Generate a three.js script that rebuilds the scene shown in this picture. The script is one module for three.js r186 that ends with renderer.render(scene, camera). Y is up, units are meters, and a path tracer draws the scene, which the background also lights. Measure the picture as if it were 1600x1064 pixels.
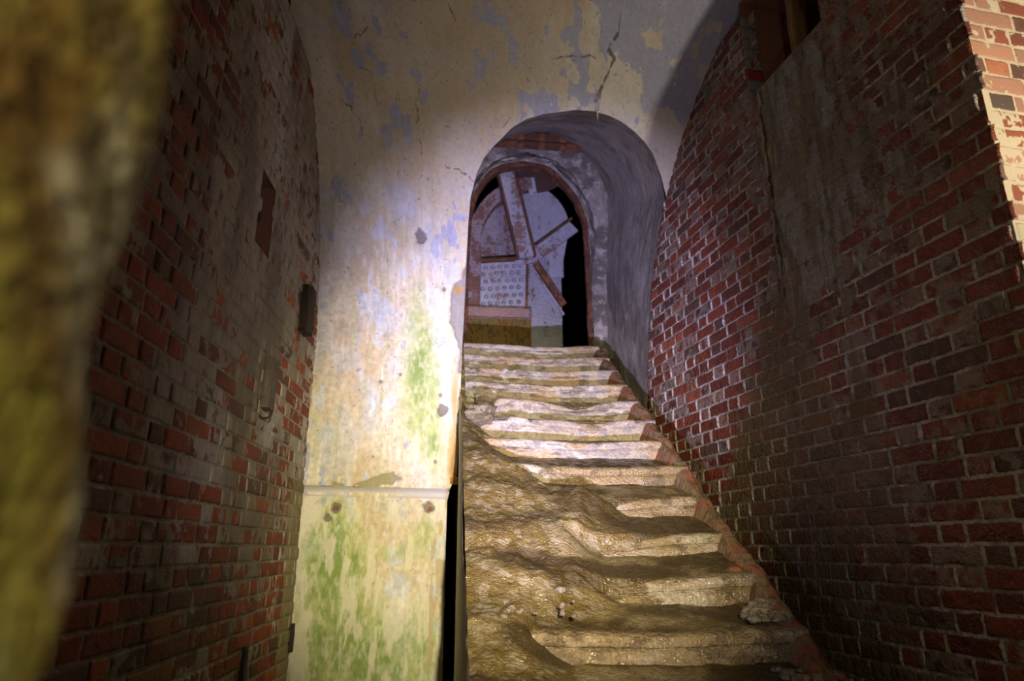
import * as THREE from 'three';
import { mergeGeometries, mergeVertices } from 'three/addons/utils/BufferGeometryUtils.js';

// ------------------------------------------------------------------ camera, light, exposure
// Plan coordinates: X right, F forward from the camera, h above the eye. World: (X, h + EY, -F).
const EY = 0.958;
const W = (X, F, h) => new THREE.Vector3(X, h + EY, -F);
const scene = new THREE.Scene();
scene.background = new THREE.Color(0x000000);
const camera = new THREE.PerspectiveCamera(2 * Math.atan(532 / 1067) * 180 / Math.PI, 1600 / 1064, 0.02, 60);
camera.position.set(0, EY, 0);
camera.rotation.set(17 * Math.PI / 180, 0, 0);
camera.focus = 3.2;
camera.userData.fStop = 1.9;
camera.updateMatrixWorld(); camera.updateProjectionMatrix();
const renderer = new THREE.WebGLRenderer();
renderer.toneMapping = THREE.LinearToneMapping;
renderer.toneMappingExposure = 1.0;
renderer.shadowMap.enabled = true;
// each torch has a hot spot and a wide weak spill, like any reflector torch: [power, half angle]
const LAMPS = {
  cool: { at: [0.06, 1.0, -0.36], to: [0.22, 5.5, 1.90], color: [0.66, 0.60, 1.0], beams: [[90, 23.5], [2.6, 46]], soft: 1.2 },
  warm: { at: [0.35, -0.9, 0.50], to: [-0.10, 4.3, 0.42], color: [1.0, 0.85, 0.52], beams: [[112, 19.5], [3.2, 60]], soft: 1.5 },
  side: { at: [2.35, 0.25, 0.9], to: [2.12, 2.25, 1.75], color: [1.0, 0.86, 0.66], beams: [[17, 40]], soft: 2 },
};

// ------------------------------------------------------------------ helpers
let seedState = 1234567;
const rnd = () => { seedState = (seedState * 1664525 + 1013904223) >>> 0; return seedState / 4294967296; };
const rr = (a, b) => a + (b - a) * rnd();
const clamp = (x, a = 0, b = 1) => x < a ? a : x > b ? b : x;
const sst = (a, b, x) => { const t = clamp((x - a) / (b - a)); return t * t * (3 - 2 * t); };
const lerp = (a, b, t) => a + (b - a) * t;
const TAB = new Float32Array(65536);
for (let i = 0; i < 65536; i++) TAB[i] = rnd();
const vn = (x, y) => {
  const xi = Math.floor(x), yi = Math.floor(y); let fx = x - xi, fy = y - yi;
  fx = fx * fx * (3 - 2 * fx); fy = fy * fy * (3 - 2 * fy);
  const a = xi & 255, b = (xi + 1) & 255, c = (yi & 255) << 8, d = ((yi + 1) & 255) << 8;
  const p = TAB[c + a], q = TAB[c + b], r = TAB[d + a], s = TAB[d + b];
  return p + (q - p) * fx + (r - p + (p - q - r + s) * fx) * fy;
};
const fb = (x, y, o = 4) => { let s = 0, a = 0.5, n = 0; for (let i = 0; i < o; i++) { s += a * vn(x + i * 17.3, y + i * 9.1); n += a; a *= 0.5; x *= 2.03; y *= 2.03; } return s / n; };
const hsh = (i, j) => TAB[((i * 73856093) ^ (j * 19349663)) & 65535];
const vn3 = (x, y, z) => { const zi = Math.floor(z); let fz = z - zi; fz = fz * fz * (3 - 2 * fz); const a = vn(x + zi * 37.7, y + zi * 91.3), b = vn(x + (zi + 1) * 37.7, y + (zi + 1) * 91.3); return a + (b - a) * fz; };
const fb3 = (x, y, z, o = 3) => { let s = 0, a = 0.5, n = 0; for (let i = 0; i < o; i++) { s += a * vn3(x, y, z); n += a; a *= 0.5; x = x * 2.03 + 5.1; y = y * 2.03 + 3.7; z = z * 2.03 + 8.3; } return s / n; };
const mix3 = (c, d, t) => { c[0] += (d[0] - c[0]) * t; c[1] += (d[1] - c[1]) * t; c[2] += (d[2] - c[2]) * t; };
const mul3 = (c, k) => { c[0] *= k; c[1] *= k; c[2] *= k; };
const SRGB = new Uint8Array(4097);
for (let i = 0; i <= 4096; i++) { const l = i / 4096; SRGB[i] = Math.round(255 * (l <= 0.0031308 ? 12.92 * l : 1.055 * Math.pow(l, 1 / 2.4) - 0.055)); }
// colour texture over w x hgt metres, linear colours from paint(s, t, out)
function paintTex(nx, ny, w, hgt, paint, tile = false) {
  const d = new Uint8Array(nx * ny * 4), c = [0, 0, 0];
  for (let j = 0, k = 0; j < ny; j++) for (let i = 0; i < nx; i++, k += 4) {
    paint((i + 0.5) / nx * w, (j + 0.5) / ny * hgt, c);
    for (let m = 0; m < 3; m++) d[k + m] = SRGB[(clamp(c[m]) * 4096) | 0];
    d[k + 3] = 255;
  }
  const t = new THREE.DataTexture(d, nx, ny);
  t.colorSpace = THREE.SRGBColorSpace; t.magFilter = THREE.LinearFilter; t.minFilter = THREE.LinearMipmapLinearFilter; t.generateMipmaps = true;
  t.wrapS = t.wrapT = tile ? THREE.MirroredRepeatWrapping : THREE.ClampToEdgeWrapping;
  t.repeat.set(1 / w, 1 / hgt); t.needsUpdate = true;
  return t;
}
function grayTex(n, w, fn) {
  const d = new Uint8Array(n * n * 4);
  for (let j = 0, k = 0; j < n; j++) for (let i = 0; i < n; i++, k += 4) { d[k] = d[k + 1] = d[k + 2] = clamp(fn((i + 0.5) / n, (j + 0.5) / n)) * 255; d[k + 3] = 255; }
  const t = new THREE.DataTexture(d, n, n);
  t.magFilter = THREE.LinearFilter; t.minFilter = THREE.LinearMipmapLinearFilter; t.generateMipmaps = true;
  t.wrapS = t.wrapT = THREE.MirroredRepeatWrapping; t.repeat.set(1 / w, 1 / w); t.needsUpdate = true;
  return t;
}
const names = {};
const numbered = (n) => { names[n] = (names[n] ?? -1) + 1; return names[n] ? `${n}_${String(names[n]).padStart(3, '0')}` : n; };
function mesh(name, geo, mat, parent = scene) {
  const m = new THREE.Mesh(geo, mat); m.name = parent === scene ? numbered(name) : name;
  m.castShadow = m.receiveShadow = true; parent.add(m); return m;
}
function group(name, pos) { const g = new THREE.Group(); g.name = numbered(name); if (pos) g.position.copy(pos); scene.add(g); return g; }
function tag(o, label, category, grp) { o.userData.label = label; o.userData.category = category; if (grp) o.userData.group = grp; return o; }
function struct(o, label, category) { o.userData.kind = 'structure'; o.userData.label = label; o.userData.category = category; return o; }
// grid geometry: fn(i, j) -> {p: Vector3, uv: [u, v]}, keep(i, j) optional cell filter
function grid(ni, nj, fn, keep, normals) {
  const P = [], U = [], I = [];
  for (let j = 0; j <= nj; j++) for (let i = 0; i <= ni; i++) { const r = fn(i, j); P.push(r.p.x, r.p.y, r.p.z); U.push(r.uv[0], r.uv[1]); }
  for (let j = 0; j < nj; j++) for (let i = 0; i < ni; i++) { if (keep && !keep(i, j)) continue; const a = j * (ni + 1) + i, b = a + 1, c = a + ni + 1, d = c + 1; I.push(a, b, d, a, d, c); }
  const g = new THREE.BufferGeometry();
  g.setAttribute('position', new THREE.Float32BufferAttribute(P, 3));
  g.setAttribute('uv', new THREE.Float32BufferAttribute(U, 2));
  g.setIndex(I); g.computeVertexNormals();
  return g;
}
// box-projected uv in metres
function boxUV(g, k = 1) {
  const p = g.attributes.position, n = g.attributes.normal, u = new Float32Array(p.count * 2);
  for (let i = 0; i < p.count; i++) {
    const ax = Math.abs(n.getX(i)), ay = Math.abs(n.getY(i)), az = Math.abs(n.getZ(i));
    if (ay >= ax && ay >= az) { u[2 * i] = p.getX(i) * k; u[2 * i + 1] = p.getZ(i) * k; }
    else if (ax >= az) { u[2 * i] = p.getZ(i) * k; u[2 * i + 1] = p.getY(i) * k; }
    else { u[2 * i] = p.getX(i) * k; u[2 * i + 1] = p.getY(i) * k; }
  }
  g.setAttribute('uv', new THREE.BufferAttribute(u, 2)); return g;
}
// irregular lump: displaced icosphere
function lump(rx, ry, rz, seed, rough = 0.35, detail = 3) {
  let g = new THREE.IcosahedronGeometry(1, detail); g.deleteAttribute('uv'); g.deleteAttribute('normal'); g = mergeVertices(g, 1e-4);
  const p = g.attributes.position;
  for (let i = 0; i < p.count; i++) {
    const x = p.getX(i), y = p.getY(i), z = p.getZ(i);
    const f1 = fb3(x * 1.3 + seed * 7.7, y * 1.3 + seed * 3.1, z * 1.3 + 20, 2), f2 = fb3(x * 4 + seed, y * 4 + 30, z * 4 + seed * 2, 2);
    const q = Math.max(Math.abs(x + 0.3 * y), Math.abs(y - 0.2 * z), Math.abs(z + 0.25 * x));
    const k = lerp(1, 0.8 / Math.max(q, 0.55), 0.55) * (1 + rough * (f1 - 0.5) * 1.6 + rough * 0.5 * (f2 - 0.5));
    p.setXYZ(i, x * k * rx, y * k * ry, z * k * rz);
  }
  g.computeVertexNormals(); return boxUV(g);
}
const bar = (a, b, w, d, up = new THREE.Vector3(0, 0, 1)) => { // box from a to b, w across, d along up
  const dir = b.clone().sub(a), L = dir.length(); dir.normalize();
  const side = new THREE.Vector3().crossVectors(dir, up).normalize(), nrm = new THREE.Vector3().crossVectors(side, dir);
  const g = new THREE.BoxGeometry(w, L, d); g.applyMatrix4(new THREE.Matrix4().makeBasis(side, dir, nrm).setPosition(a.clone().add(b).multiplyScalar(0.5)));
  return boxUV(g);
};
const interp = (pts, h) => { // pts [[value, h], ...] ascending h
  if (h <= pts[0][1]) return pts[0][0];
  for (let i = 1; i < pts.length; i++) if (h <= pts[i][1]) return lerp(pts[i - 1][0], pts[i][0], (h - pts[i - 1][1]) / (pts[i][1] - pts[i - 1][1]));
  return pts[pts.length - 1][0];
};

// ------------------------------------------------------------------ shared relief
const grainTex = grayTex(768, 0.55, (u, v) => 0.55 * fb(u * 40, v * 40, 4) + 0.3 * fb(u * 130, v * 130, 2) + 0.25 * sst(0.55, 0.75, fb(u * 14 + 40, v * 14, 3)));
const fineTex = grayTex(768, 0.8, (u, v) => 0.6 * fb(u * 12, v * 12, 5) + 0.4 * fb(u * 110, v * 110, 2));
const lumpTex = grayTex(768, 0.45, (u, v) => { const a = fb(u * 18, v * 18, 4), b = 1 - Math.abs(2 * fb(u * 30 + 9, v * 30, 3) - 1); return 0.6 * a + 0.45 * b * b; });
const wetTex = grayTex(512, 0.6, (u, v) => 0.30 + 0.55 * sst(0.38, 0.62, fb(u * 16 + 3, v * 16, 4)));
const std = (o) => new THREE.MeshStandardMaterial(o);

// ------------------------------------------------------------------ the plaster wall and its vault
const SL = 0.35, F0 = 4.2, VC = 1.2, VH = 2.1, VA = 2.2;
const cdrop = (h) => h < VC ? 0 : VA * (1 - Math.sqrt(Math.max(0, 1 - ((h - VC) / VH) ** 2)));
const baseF = (X) => F0 + SL * (X + 1.27);
const surfF = (X, h) => baseF(X) - cdrop(h);
const XLw = (F) => -1.013 - 0.06 * F, XRw = (F) => 2.2 - 0.238 * F;
const xAtLeft = (h) => { let X = -1.25; for (let i = 0; i < 12; i++) X = XLw(surfF(X, h)); return X; };
const xAtRight = (h) => { let X = 1; for (let i = 0; i < 30; i++) X = XRw(surfF(X, h)); return X; };
const vaultH = (X, F) => { const d = baseF(X) - F; if (d <= 0) return -9; const c = 1 - d / VA; return c > -0.42 ? VC + VH * Math.sqrt(1 - c * c) : VC + VH * 0.9075; };
const CROWN = [0.55, 2.855];
const archL = [[-0.42, -1], [-0.42, 0.305], [-0.405, 0.37], [-0.36, 0.46], [-0.355, 0.64], [-0.348, 1.074], [-0.345, 1.345], [-0.322, 1.874], [-0.304, 2.15], [-0.286, 2.311], [-0.24, 2.457], [-0.19, 2.54], [-0.13, 2.602], [0, 2.709], [0.1, 2.762], [0.215, 2.799], [0.433, 2.844], CROWN];
const archR = [[1.19, 2.42], [1.15, 2.52], [1.096, 2.623], [1.014, 2.726], [0.94, 2.772], [0.854, 2.809], [0.76, 2.836], [0.66, 2.852], CROWN];
const HB = -0.958;
// arc length along the profile
const QT = []; { let q = 0, pF = 0, ph = HB; for (let i = 0; i <= 400; i++) { const t = i / 400; let h, d; if (t < 0.36) { h = lerp(HB, VC, t / 0.36); d = 0; } else { const a = (t - 0.36) / 0.64 * 2.1; h = VC + VH * Math.sin(a); d = VA * (1 - Math.cos(a)); } q += Math.hypot(h - ph, d - pF); QT.push([q, h, d]); ph = h; pF = d; } }
const QMAX = QT[400][0];
const qOf = (h) => { if (h <= VC) return h - HB; const t = (0.36 + 0.64 * Math.asin(Math.min(1, (h - VC) / VH)) / 2.1) * 400, i = Math.min(399, Math.floor(t)); return lerp(QT[i][0], QT[i + 1][0], t - i); };
// missing plaster: signed masks in wall metres
const wob = (X, h, k = 9) => (fb(X * k + 31, h * k + 7, 4) - 0.5);
const fallen = (X, h) => { // scar above the ledge
  const t = clamp((X + 1.07) / 0.34), mid = 0.375 + 0.035 * t + 0.02 * sst(0.45, 0.8, t), hw = 0.012 + 0.032 * sst(0.35, 0.75, t) - 0.03 * sst(0.93, 1, t);
  if (X < -1.1 || X > -0.7) return 0;
  return sst(-0.004, 0.004, hw + 0.05 * wob(X, h, 14) - Math.abs(h - mid));
};
const chip = (X, h) => { // broken arris of the arch jamb
  if (h < 1.15 || h > 1.95) return 0;
  const e = interp([[0.02, 1.16], [0.012, 1.3], [0.06, 1.42], [0.088, 1.5], [0.09, 1.7], [0.078, 1.77], [0.03, 1.8], [0.02, 1.87], [-0.02, 1.92]], h) + 0.035 * wob(X, h, 16);
  return sst(-0.006, 0.006, e - (interp(archL, h) - X));
};
const pocks = [[-0.624, 2.044, 0.036], [-1.081, 0.243, 0.026], [-0.535, 0.254, 0.034], [-1.123, 0.182, 0.02], [-0.46, 0.89, 0.035], [-0.74, 1.11, 0.011], [-0.86, 1.05, 0.01], [-0.48, 0.99, 0.012], [-0.47, 1.72, 0.012], [-0.5, 0.545, 0.01], [-0.88, 0.56, 0.007], [-0.62, 0.36, 0.006]];
const pock = (X, h) => { let m = 0; for (const [x, y, r] of pocks) { const dx = X - x, dy = (h - y) * 0.85, d = Math.hypot(dx, dy); if (d < r * 1.8) m = Math.max(m, sst(-0.005, 0.004, r * (1 + 0.9 * wob(X, h, 40)) - d)); } return m; };
const ledge = (h) => h > 0.372 ? 0 : h > 0.355 ? 0.045 * (0.372 - h) / 0.017 : h > 0.305 ? lerp(0.045, 0.028, (0.355 - h) / 0.05) : 0.028;
const dispP = (X, h) => ledge(h) + 0.012 * fallen(X, h) + 0.018 * chip(X, h) + 0.02 * pock(X, h) + 0.016 * (fb(X * 2.2, h * 2.2 + 5, 3) - 0.5) + 0.004 * (fb(X * 14, h * 14, 2) - 0.5);
const cracks = [
  [[0.664, 3.169], [0.671, 3.126], [0.618, 3.073], [0.666, 3.052], [0.616, 2.979], [0.582, 2.917], [0.567, 2.861]],
  [[-0.586, 2.814], [-0.618, 2.693], [-0.6, 2.519], [-0.604, 2.301]], [[-0.451, 2.467], [-0.381, 2.457], [-0.305, 2.441], [-0.263, 2.403]],
  [[-0.854, 2.971], [-0.917, 2.934], [-0.958, 2.908]], [[0.259, 3.0], [0.37, 3.027], [0.474, 3.04], [0.539, 3.036]],
  [[-0.941, 2.824], [-0.869, 2.817], [-0.861, 2.75], [-0.851, 2.687]], [[-1.076, 2.681], [-1.012, 2.663], [-0.968, 2.6], [-0.954, 2.529]],
  [[-0.064, 2.7], [-0.021, 2.74], [0.0, 2.751]], [[-0.724, 2.782], [-0.713, 2.72], [-0.702, 2.639]], [[-0.378, 3.087], [-0.339, 3.051], [-0.311, 3.028]]];
const crackW = [0.009, 0.0025, 0.005, 0.003, 0.004, 0.003, 0.004, 0.003, 0.002, 0.003];
const segs = []; cracks.forEach((c, i) => { for (let k = 0; k + 1 < c.length; k++) segs.push([...c[k], ...c[k + 1], crackW[i] * (i === 0 ? 0.5 + 0.35 * k : 1)]); });
const crackNear = new Uint8Array(64 * 64); for (const [a, b, c, d] of segs) for (let k = 0; k <= 20; k++) for (const ox of [-0.05, 0, 0.05]) for (const oh of [-0.05, 0, 0.05]) { const x = lerp(a, c, k / 20) + ox, y = lerp(b, d, k / 20) + oh; crackNear[clamp(Math.floor((x + 1.4) / 2.9 * 64), 0, 63) + 64 * clamp(Math.floor((y - 2) / 1.5 * 64), 0, 63)] = 1; }
const crack = (X, h) => {
  if (h < 2 || !crackNear[clamp(Math.floor((X + 1.4) / 2.9 * 64), 0, 63) + 64 * clamp(Math.floor((h - 2) / 1.5 * 64), 0, 63)]) return 0;
  let m = 0; const jx = 0.03 * (fb(X * 30, h * 30, 3) - 0.5), jh = 0.03 * (fb(X * 30 + 50, h * 30, 3) - 0.5), x = X + jx, y = h + jh;
  for (const [a, b, c, d, w] of segs) {
    if (x < Math.min(a, c) - 0.04 || x > Math.max(a, c) + 0.04 || y < Math.min(b, d) - 0.04 || y > Math.max(b, d) + 0.04) continue;
    const ux = c - a, uy = d - b, t = clamp(((x - a) * ux + (y - b) * uy) / (ux * ux + uy * uy)), e = Math.hypot(x - a - ux * t, y - b - uy * t);
    m = Math.max(m, sst(w, w * 0.4, e) * sst(0.25, 0.5, fb(X * 60, h * 60, 2)));
  }
  return m;
};
const blob = (X, h, x, y, rx, ry) => Math.exp(-(((X - x) / rx) ** 2 + ((h - y) / ry) ** 2));
function plasterColor(X, h, d, c) {
  const y = h > 1.2 ? 1.2 + (qOfCache - 2.158) : h; // unrolled height
  const n1 = fb(X * 2.4 + 3, y * 1.7, 5), n2 = fb(X * 9 + 11, y * 5, 4), n3 = fb(X * 60, y * 8, 3), n4 = fb(X * 45 + 7, y * 45, 2);
  c[0] = 0.63; c[1] = 0.55; c[2] = 0.41;
  mix3(c, [0.72, 0.69, 0.60], sst(0.42, 0.66, n1 * 0.6 + n2 * 0.4));
  mix3(c, [0.52, 0.40, 0.24], 0.6 * sst(0.5, 0.75, fb(X * 3.1 + 40, y * 1.2 + 9, 4)));
  // grey-blue undercoat where the cream skin has flaked away
  const up = sst(1.9, 2.7, y), fl = fb(X * 4.2 + 19, y * 3.0 + 2, 5) * 0.62 + fb(X * 15, y * 9 + 70, 4) * 0.38;
  const thr = 0.655 - 0.125 * up * sst(-0.35, 0.5, X) - 0.065 * sst(2.9, 3.4, y);
  const flake = sst(thr, thr + 0.012, fl);
  mix3(c, [0.40, 0.42, 0.57], 0.9 * flake);
  const fl2 = fb(X * 7 + 90, y * 4.4 + 33, 5); mix3(c, [0.55, 0.60, 0.72], 0.7 * sst(0.635, 0.65, fl2) * (1 - up));
  mix3(c, [0.52, 0.55, 0.62], 0.5 * (1 - 0.6 * up) * sst(0.50, 0.68, fb(X * 5.5 + 61, y * 4 + 17, 4)));
  mix3(c, [0.50, 0.49, 0.30], 0.45 * sst(0.52, 0.70, fb(X * 24 + 3, y * 2.2 + 51, 4)) * (1 - up));
  mul3(c, 0.78 + (0.26 - 0.18 * up) * n3 + 0.13 * up * 0.5 + 0.18 * n4);
  mix3(c, [0.20, 0.17, 0.13], 0.7 * sst(0.80, 0.86, fb(X * 75 + 9, y * 75 + 31, 2)));
  mix3(c, [0.78, 0.76, 0.72], 0.45 * (1 - 0.8 * up) * sst(0.60, 0.74, fb(X * 48 + 90, y * 12 + 44, 3)));
  // green growth
  if (h < 1.75) {
    const st = fb(X * 34, y * 5 + 3, 4), sp = fb(X * 13 + 5, y * 9, 4);
    let g = 1.25 * blob(X, h, -0.60, 1.05, 0.13, 0.42) + 0.7 * blob(X, h, -0.50, 0.62, 0.07, 0.22) + 0.45 * blob(X, h, -0.66, 1.55, 0.09, 0.25);
    if (h < 0.31) g = 1.35 * blob(X, h, -1.08, -0.05, 0.18, 0.40) + 1.35 * blob(X, h, -0.92, -0.68, 0.34, 0.36) + 0.7 * blob(X, h, -0.52, -0.55, 0.10, 0.3) + 0.75 * blob(X, h, -0.55, 0.10, 0.10, 0.12) + 0.5 * blob(X, h, -0.72, -0.02, 0.22, 0.06);
    g *= 0.45 + 0.6 * st + 0.6 * sp;
    const gf = fb(X * 70, y * 26, 3); g *= 0.7 + 0.6 * gf;
    mix3(c, [0.38, 0.46, 0.15], 0.78 * sst(0.15, 1.0, g));
    const g2 = fb(X * 16 + 44, y * 16 + 12, 5), g3 = fb(X * 55 + 2, y * 22, 4);
    mix3(c, [0.15, 0.25, 0.04], 0.75 * sst(0.45, 1.6, g * (0.3 + 1.3 * g2)));
    mix3(c, [0.66, 0.66, 0.48], 0.45 * sst(0.46, 0.70, g3) * sst(0.3, 0.6, g)); mul3(c, 0.88 + 0.24 * n4);
    if (h < 0.31) mix3(c, [0.72, 0.68, 0.55], 0.6 * sst(0.57, 0.66, fb(X * 22, y * 5 + 60, 4)));
    // rust-brown seep along the arris
    const e = interp(archL, h) - X;
    if (h > 0.38) { const o = sst(0.10, 0.055, e + 0.03 * sp) * sst(0.38, 0.5, h) * sst(1.35, 0.95, h) * sst(0.35, 0.6, st + 0.15); mix3(c, [0.50, 0.27, 0.06], 0.8 * o); mix3(c, [0.66, 0.62, 0.55], sst(0.028, 0.012, e) * 0.8 * sst(0.3, 0.5, sp)); }
    else if (e < 0.09) { mix3(c, [0.46, 0.36, 0.21], 0.75 * sst(0.50, 0.56, fb(X * 26 + 8, y * 7 + 2, 4) + 0.9 * (0.045 - e))); }
  }
  mix3(c, [0.28, 0.25, 0.13], fallen(X, h) * (0.75 + 0.25 * n2));
  const ch = chip(X, h); if (ch > 0) { mix3(c, [0.33, 0.31, 0.31], ch); mix3(c, [0.55, 0.28, 0.04], ch * blob(X, h, -0.375, 1.735, 0.03, 0.025)); mul3(c, 1 - 0.25 * ch * (1 - n4)); }
  mix3(c, [0.15, 0.13, 0.11], 0.85 * pock(X, h));
  mix3(c, [0.10, 0.085, 0.075], 0.85 * crack(X, h));
  if (X > 0.3 && X < 0.8 && h > 2.8) mix3(c, [0.60, 0.57, 0.55], 0.8 * blob(X, h, 0.57, 2.87, 0.06, 0.05) * sst(0.4, 0.6, n4));
}
let qOfCache = 0;
const PX0 = -1.36, PWD = 2.9;
const plasterTex = paintTex(1200, 1700, PWD, QMAX, (s, q, c) => {
  let i = Math.min(399, Math.floor(q / QMAX * 400)); while (i > 0 && QT[i][0] > q) i--; while (i < 399 && QT[i + 1][0] < q) i++;
  const t = (q - QT[i][0]) / (QT[i + 1][0] - QT[i][0]); qOfCache = q; const hq = lerp(QT[i][1], QT[i + 1][1], t), Xq = s + PX0; if (hq < 2.8 && QT[i][2] < 2 && Xq > interp(archL, hq) + 0.06 && Xq < (hq > 2.42 ? interp(archR, hq) - 0.06 : 9)) return; plasterColor(s + PX0, lerp(QT[i][1], QT[i + 1][1], t), lerp(QT[i][2], QT[i + 1][2], t), c);
});
const plasterMat = std({ map: plasterTex, bumpMap: fineTex, bumpScale: 0.006, roughness: 0.82 });
const wallFront = struct(group('wall_front'), 'flaking cream plaster wall curving up into a vault, green with algae below, around an arched stairway', 'wall');
const pPoint = (X, h) => W(X, surfF(X, h) + dispP(X, h), h);
{
  const rowsH = []; for (let h = HB; h < 2.3; h += 0.0155) rowsH.push(h); for (const e of [0.305, 0.355, 0.372]) rowsH.push(e);
  for (let k = 0; k <= 44; k++) { const t = k / 44; rowsH.push(CROWN[1] - 0.555 * (1 - t) ** 2); }
  rowsH.sort((a, b) => a - b);
  const geos = [];
  const NC = 78;
  geos.push(grid(NC, rowsH.length - 1, (i, j) => { const h = rowsH[j], a = xAtLeft(h) - 0.05, X = lerp(a, interp(archL, h), i / NC); return { p: pPoint(X, h), uv: [X - PX0, qOf(h, cdrop(h))] }; }));
  const rR = rowsH.filter((h) => h >= 2.42), NR = 30;
  geos.push(grid(NR, rR.length - 1, (i, j) => { const h = rR[j], X = lerp(interp(archR, h), Math.max(xAtRight(h), 1.0) + 0.12, i / NR); return { p: pPoint(X, h), uv: [X - PX0, qOf(h, cdrop(h))] }; }));
  const a0 = Math.asin((CROWN[1] - VC) / VH), NA = 40, NX = 120;
  geos.push(grid(NX, NA, (i, j) => { const a = lerp(a0, 1.40, j / NA), h = VC + VH * Math.sin(a), X = lerp(xAtLeft(h) - 0.06, xAtRight(h) + 0.12, i / NX); return { p: pPoint(X, h), uv: [X - PX0, qOf(h, cdrop(h))] }; }));
  mesh('plaster', mergeGeometries(geos), plasterMat, wallFront);
  // smooth cement fillet run along the ledge
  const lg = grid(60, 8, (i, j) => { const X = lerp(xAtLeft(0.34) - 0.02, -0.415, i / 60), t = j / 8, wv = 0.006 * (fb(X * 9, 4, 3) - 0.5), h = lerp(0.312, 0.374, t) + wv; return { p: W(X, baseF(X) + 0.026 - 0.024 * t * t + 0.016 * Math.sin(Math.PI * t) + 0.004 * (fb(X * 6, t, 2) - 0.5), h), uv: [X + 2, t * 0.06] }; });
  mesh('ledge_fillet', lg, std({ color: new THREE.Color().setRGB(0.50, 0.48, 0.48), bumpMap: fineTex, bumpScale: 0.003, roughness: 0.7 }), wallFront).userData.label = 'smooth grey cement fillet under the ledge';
  // pier jamb beside the slot, and the pier's back
  const jg = grid(10, 60, (i, j) => { const h = lerp(HB, 0.40, j / 60), X = interp(archL, h) + 0.02 * (fb(i * 0.5, h * 6, 3) - 0.5) * (i > 0 ? 1 : 0); return { p: W(X - 0.004 * i, surfF(X, h) + dispP(X, h) + 0.034 * i, h), uv: [X - PX0, h - HB] }; });
  mesh('jamb', jg, std({ color: new THREE.Color().setRGB(0.36, 0.30, 0.17), bumpMap: lumpTex, bumpScale: 0.01, roughness: 0.7 }), wallFront);
}
// ceiling: the vault carried on over the camera
{
  const m = std({ color: new THREE.Color().setRGB(0.42, 0.36, 0.27), bumpMap: fineTex, bumpScale: 0.01, roughness: 0.9 });
  const NA = 24; const prof = [];
  for (let j = 0; j <= NA; j++) { const a = lerp(1.36, 2.0, j / NA); prof.push([VA * (1 - Math.cos(a)), VC + VH * Math.sin(a)]); }
  const last = prof[NA]; for (let j = 1; j <= 8; j++) prof.push([last[0] + j * 0.4, last[1]]);
  const g = grid(30, prof.length - 1, (i, j) => { const X = lerp(-1.5, 3.6, i / 30); return { p: W(X, baseF(X) - prof[j][0], prof[j][1] + 0.012 * fb(X * 2, j * 0.4, 2)), uv: [X + 2, j * 0.1] }; });
  struct(mesh('ceiling', g, m), 'cream plaster barrel vault over the passage', 'ceiling');
}
// rusted pipe ends in the two bolt holes, drip on the arch crown, rusty stub on the slot
const rustTex = paintTex(512, 512, 0.8, 0.8, (s, t, c) => {
  const a = fb(s * 14, t * 14, 5), b = fb(s * 60, t * 60, 3); c[0] = 0.16; c[1] = 0.065; c[2] = 0.035;
  mix3(c, [0.33, 0.13, 0.05], sst(0.45, 0.65, a)); mix3(c, [0.07, 0.04, 0.035], sst(0.5, 0.7, b)); mul3(c, 0.8 + 0.4 * b);
}, true);
const rustMat = std({ map: rustTex, bumpMap: lumpTex, bumpScale: 0.008, roughness: 0.85 });
for (const [X, h] of [[-1.081, 0.243], [-0.525, 0.248]]) {
  const g = new THREE.CylinderGeometry(0.013, 0.015, 0.05, 12); g.rotateX(Math.PI / 2); const o = mesh('bolt', boxUV(g), rustMat, wallFront); o.position.copy(W(X, surfF(X, h) + 0.045, h)); o.userData.label = 'rusty bolt end in a chipped hole';
}
{
  const d = mesh('drip', new THREE.ConeGeometry(0.008, 0.07, 8).rotateX(Math.PI), std({ color: new THREE.Color().setRGB(0.62, 0.5, 0.22), roughness: 0.3 }), wallFront); d.position.copy(W(0.585, surfF(0.585, 2.85) + 0.005, 2.82)); d.userData.label = 'small yellow lime drip';
  const s = lump(0.03, 0.026, 0.03, 5, 0.4); const o = tag(mesh('rusty_bracket', s, std({ color: new THREE.Color().setRGB(0.55, 0.24, 0.04), bumpMap: lumpTex, bumpScale: 0.01, roughness: 0.6 })), 'orange rusted bracket stub at the top of the dark slot', 'bracket'); o.position.copy(W(-0.372, 4.49, 0.425));
}

// ------------------------------------------------------------------ brickwork
const CH = 0.075, PER = 0.3375, ST = 0.225, JT = 0.0105;
const proj = new THREE.Vector3();
function areaOnScreen(pts) {
  const q = pts.map((p) => { proj.copy(p).project(camera); return [proj.x * 800, proj.y * 532, proj.z]; });
  if (q.some((v) => v[2] > 1)) return 0; const cx = q.reduce((a, v) => a + v[0], 0) / 4, cy = q.reduce((a, v) => a + v[1], 0) / 4;
  if (Math.abs(cx) > 815 || Math.abs(cy) > 545) return 0;
  let A = 0; for (let i = 0; i < 4; i++) { const a = q[i], b = q[(i + 1) & 3]; A += a[0] * b[1] - a[1] * b[0]; } return Math.abs(A) / 2;
}
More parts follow.
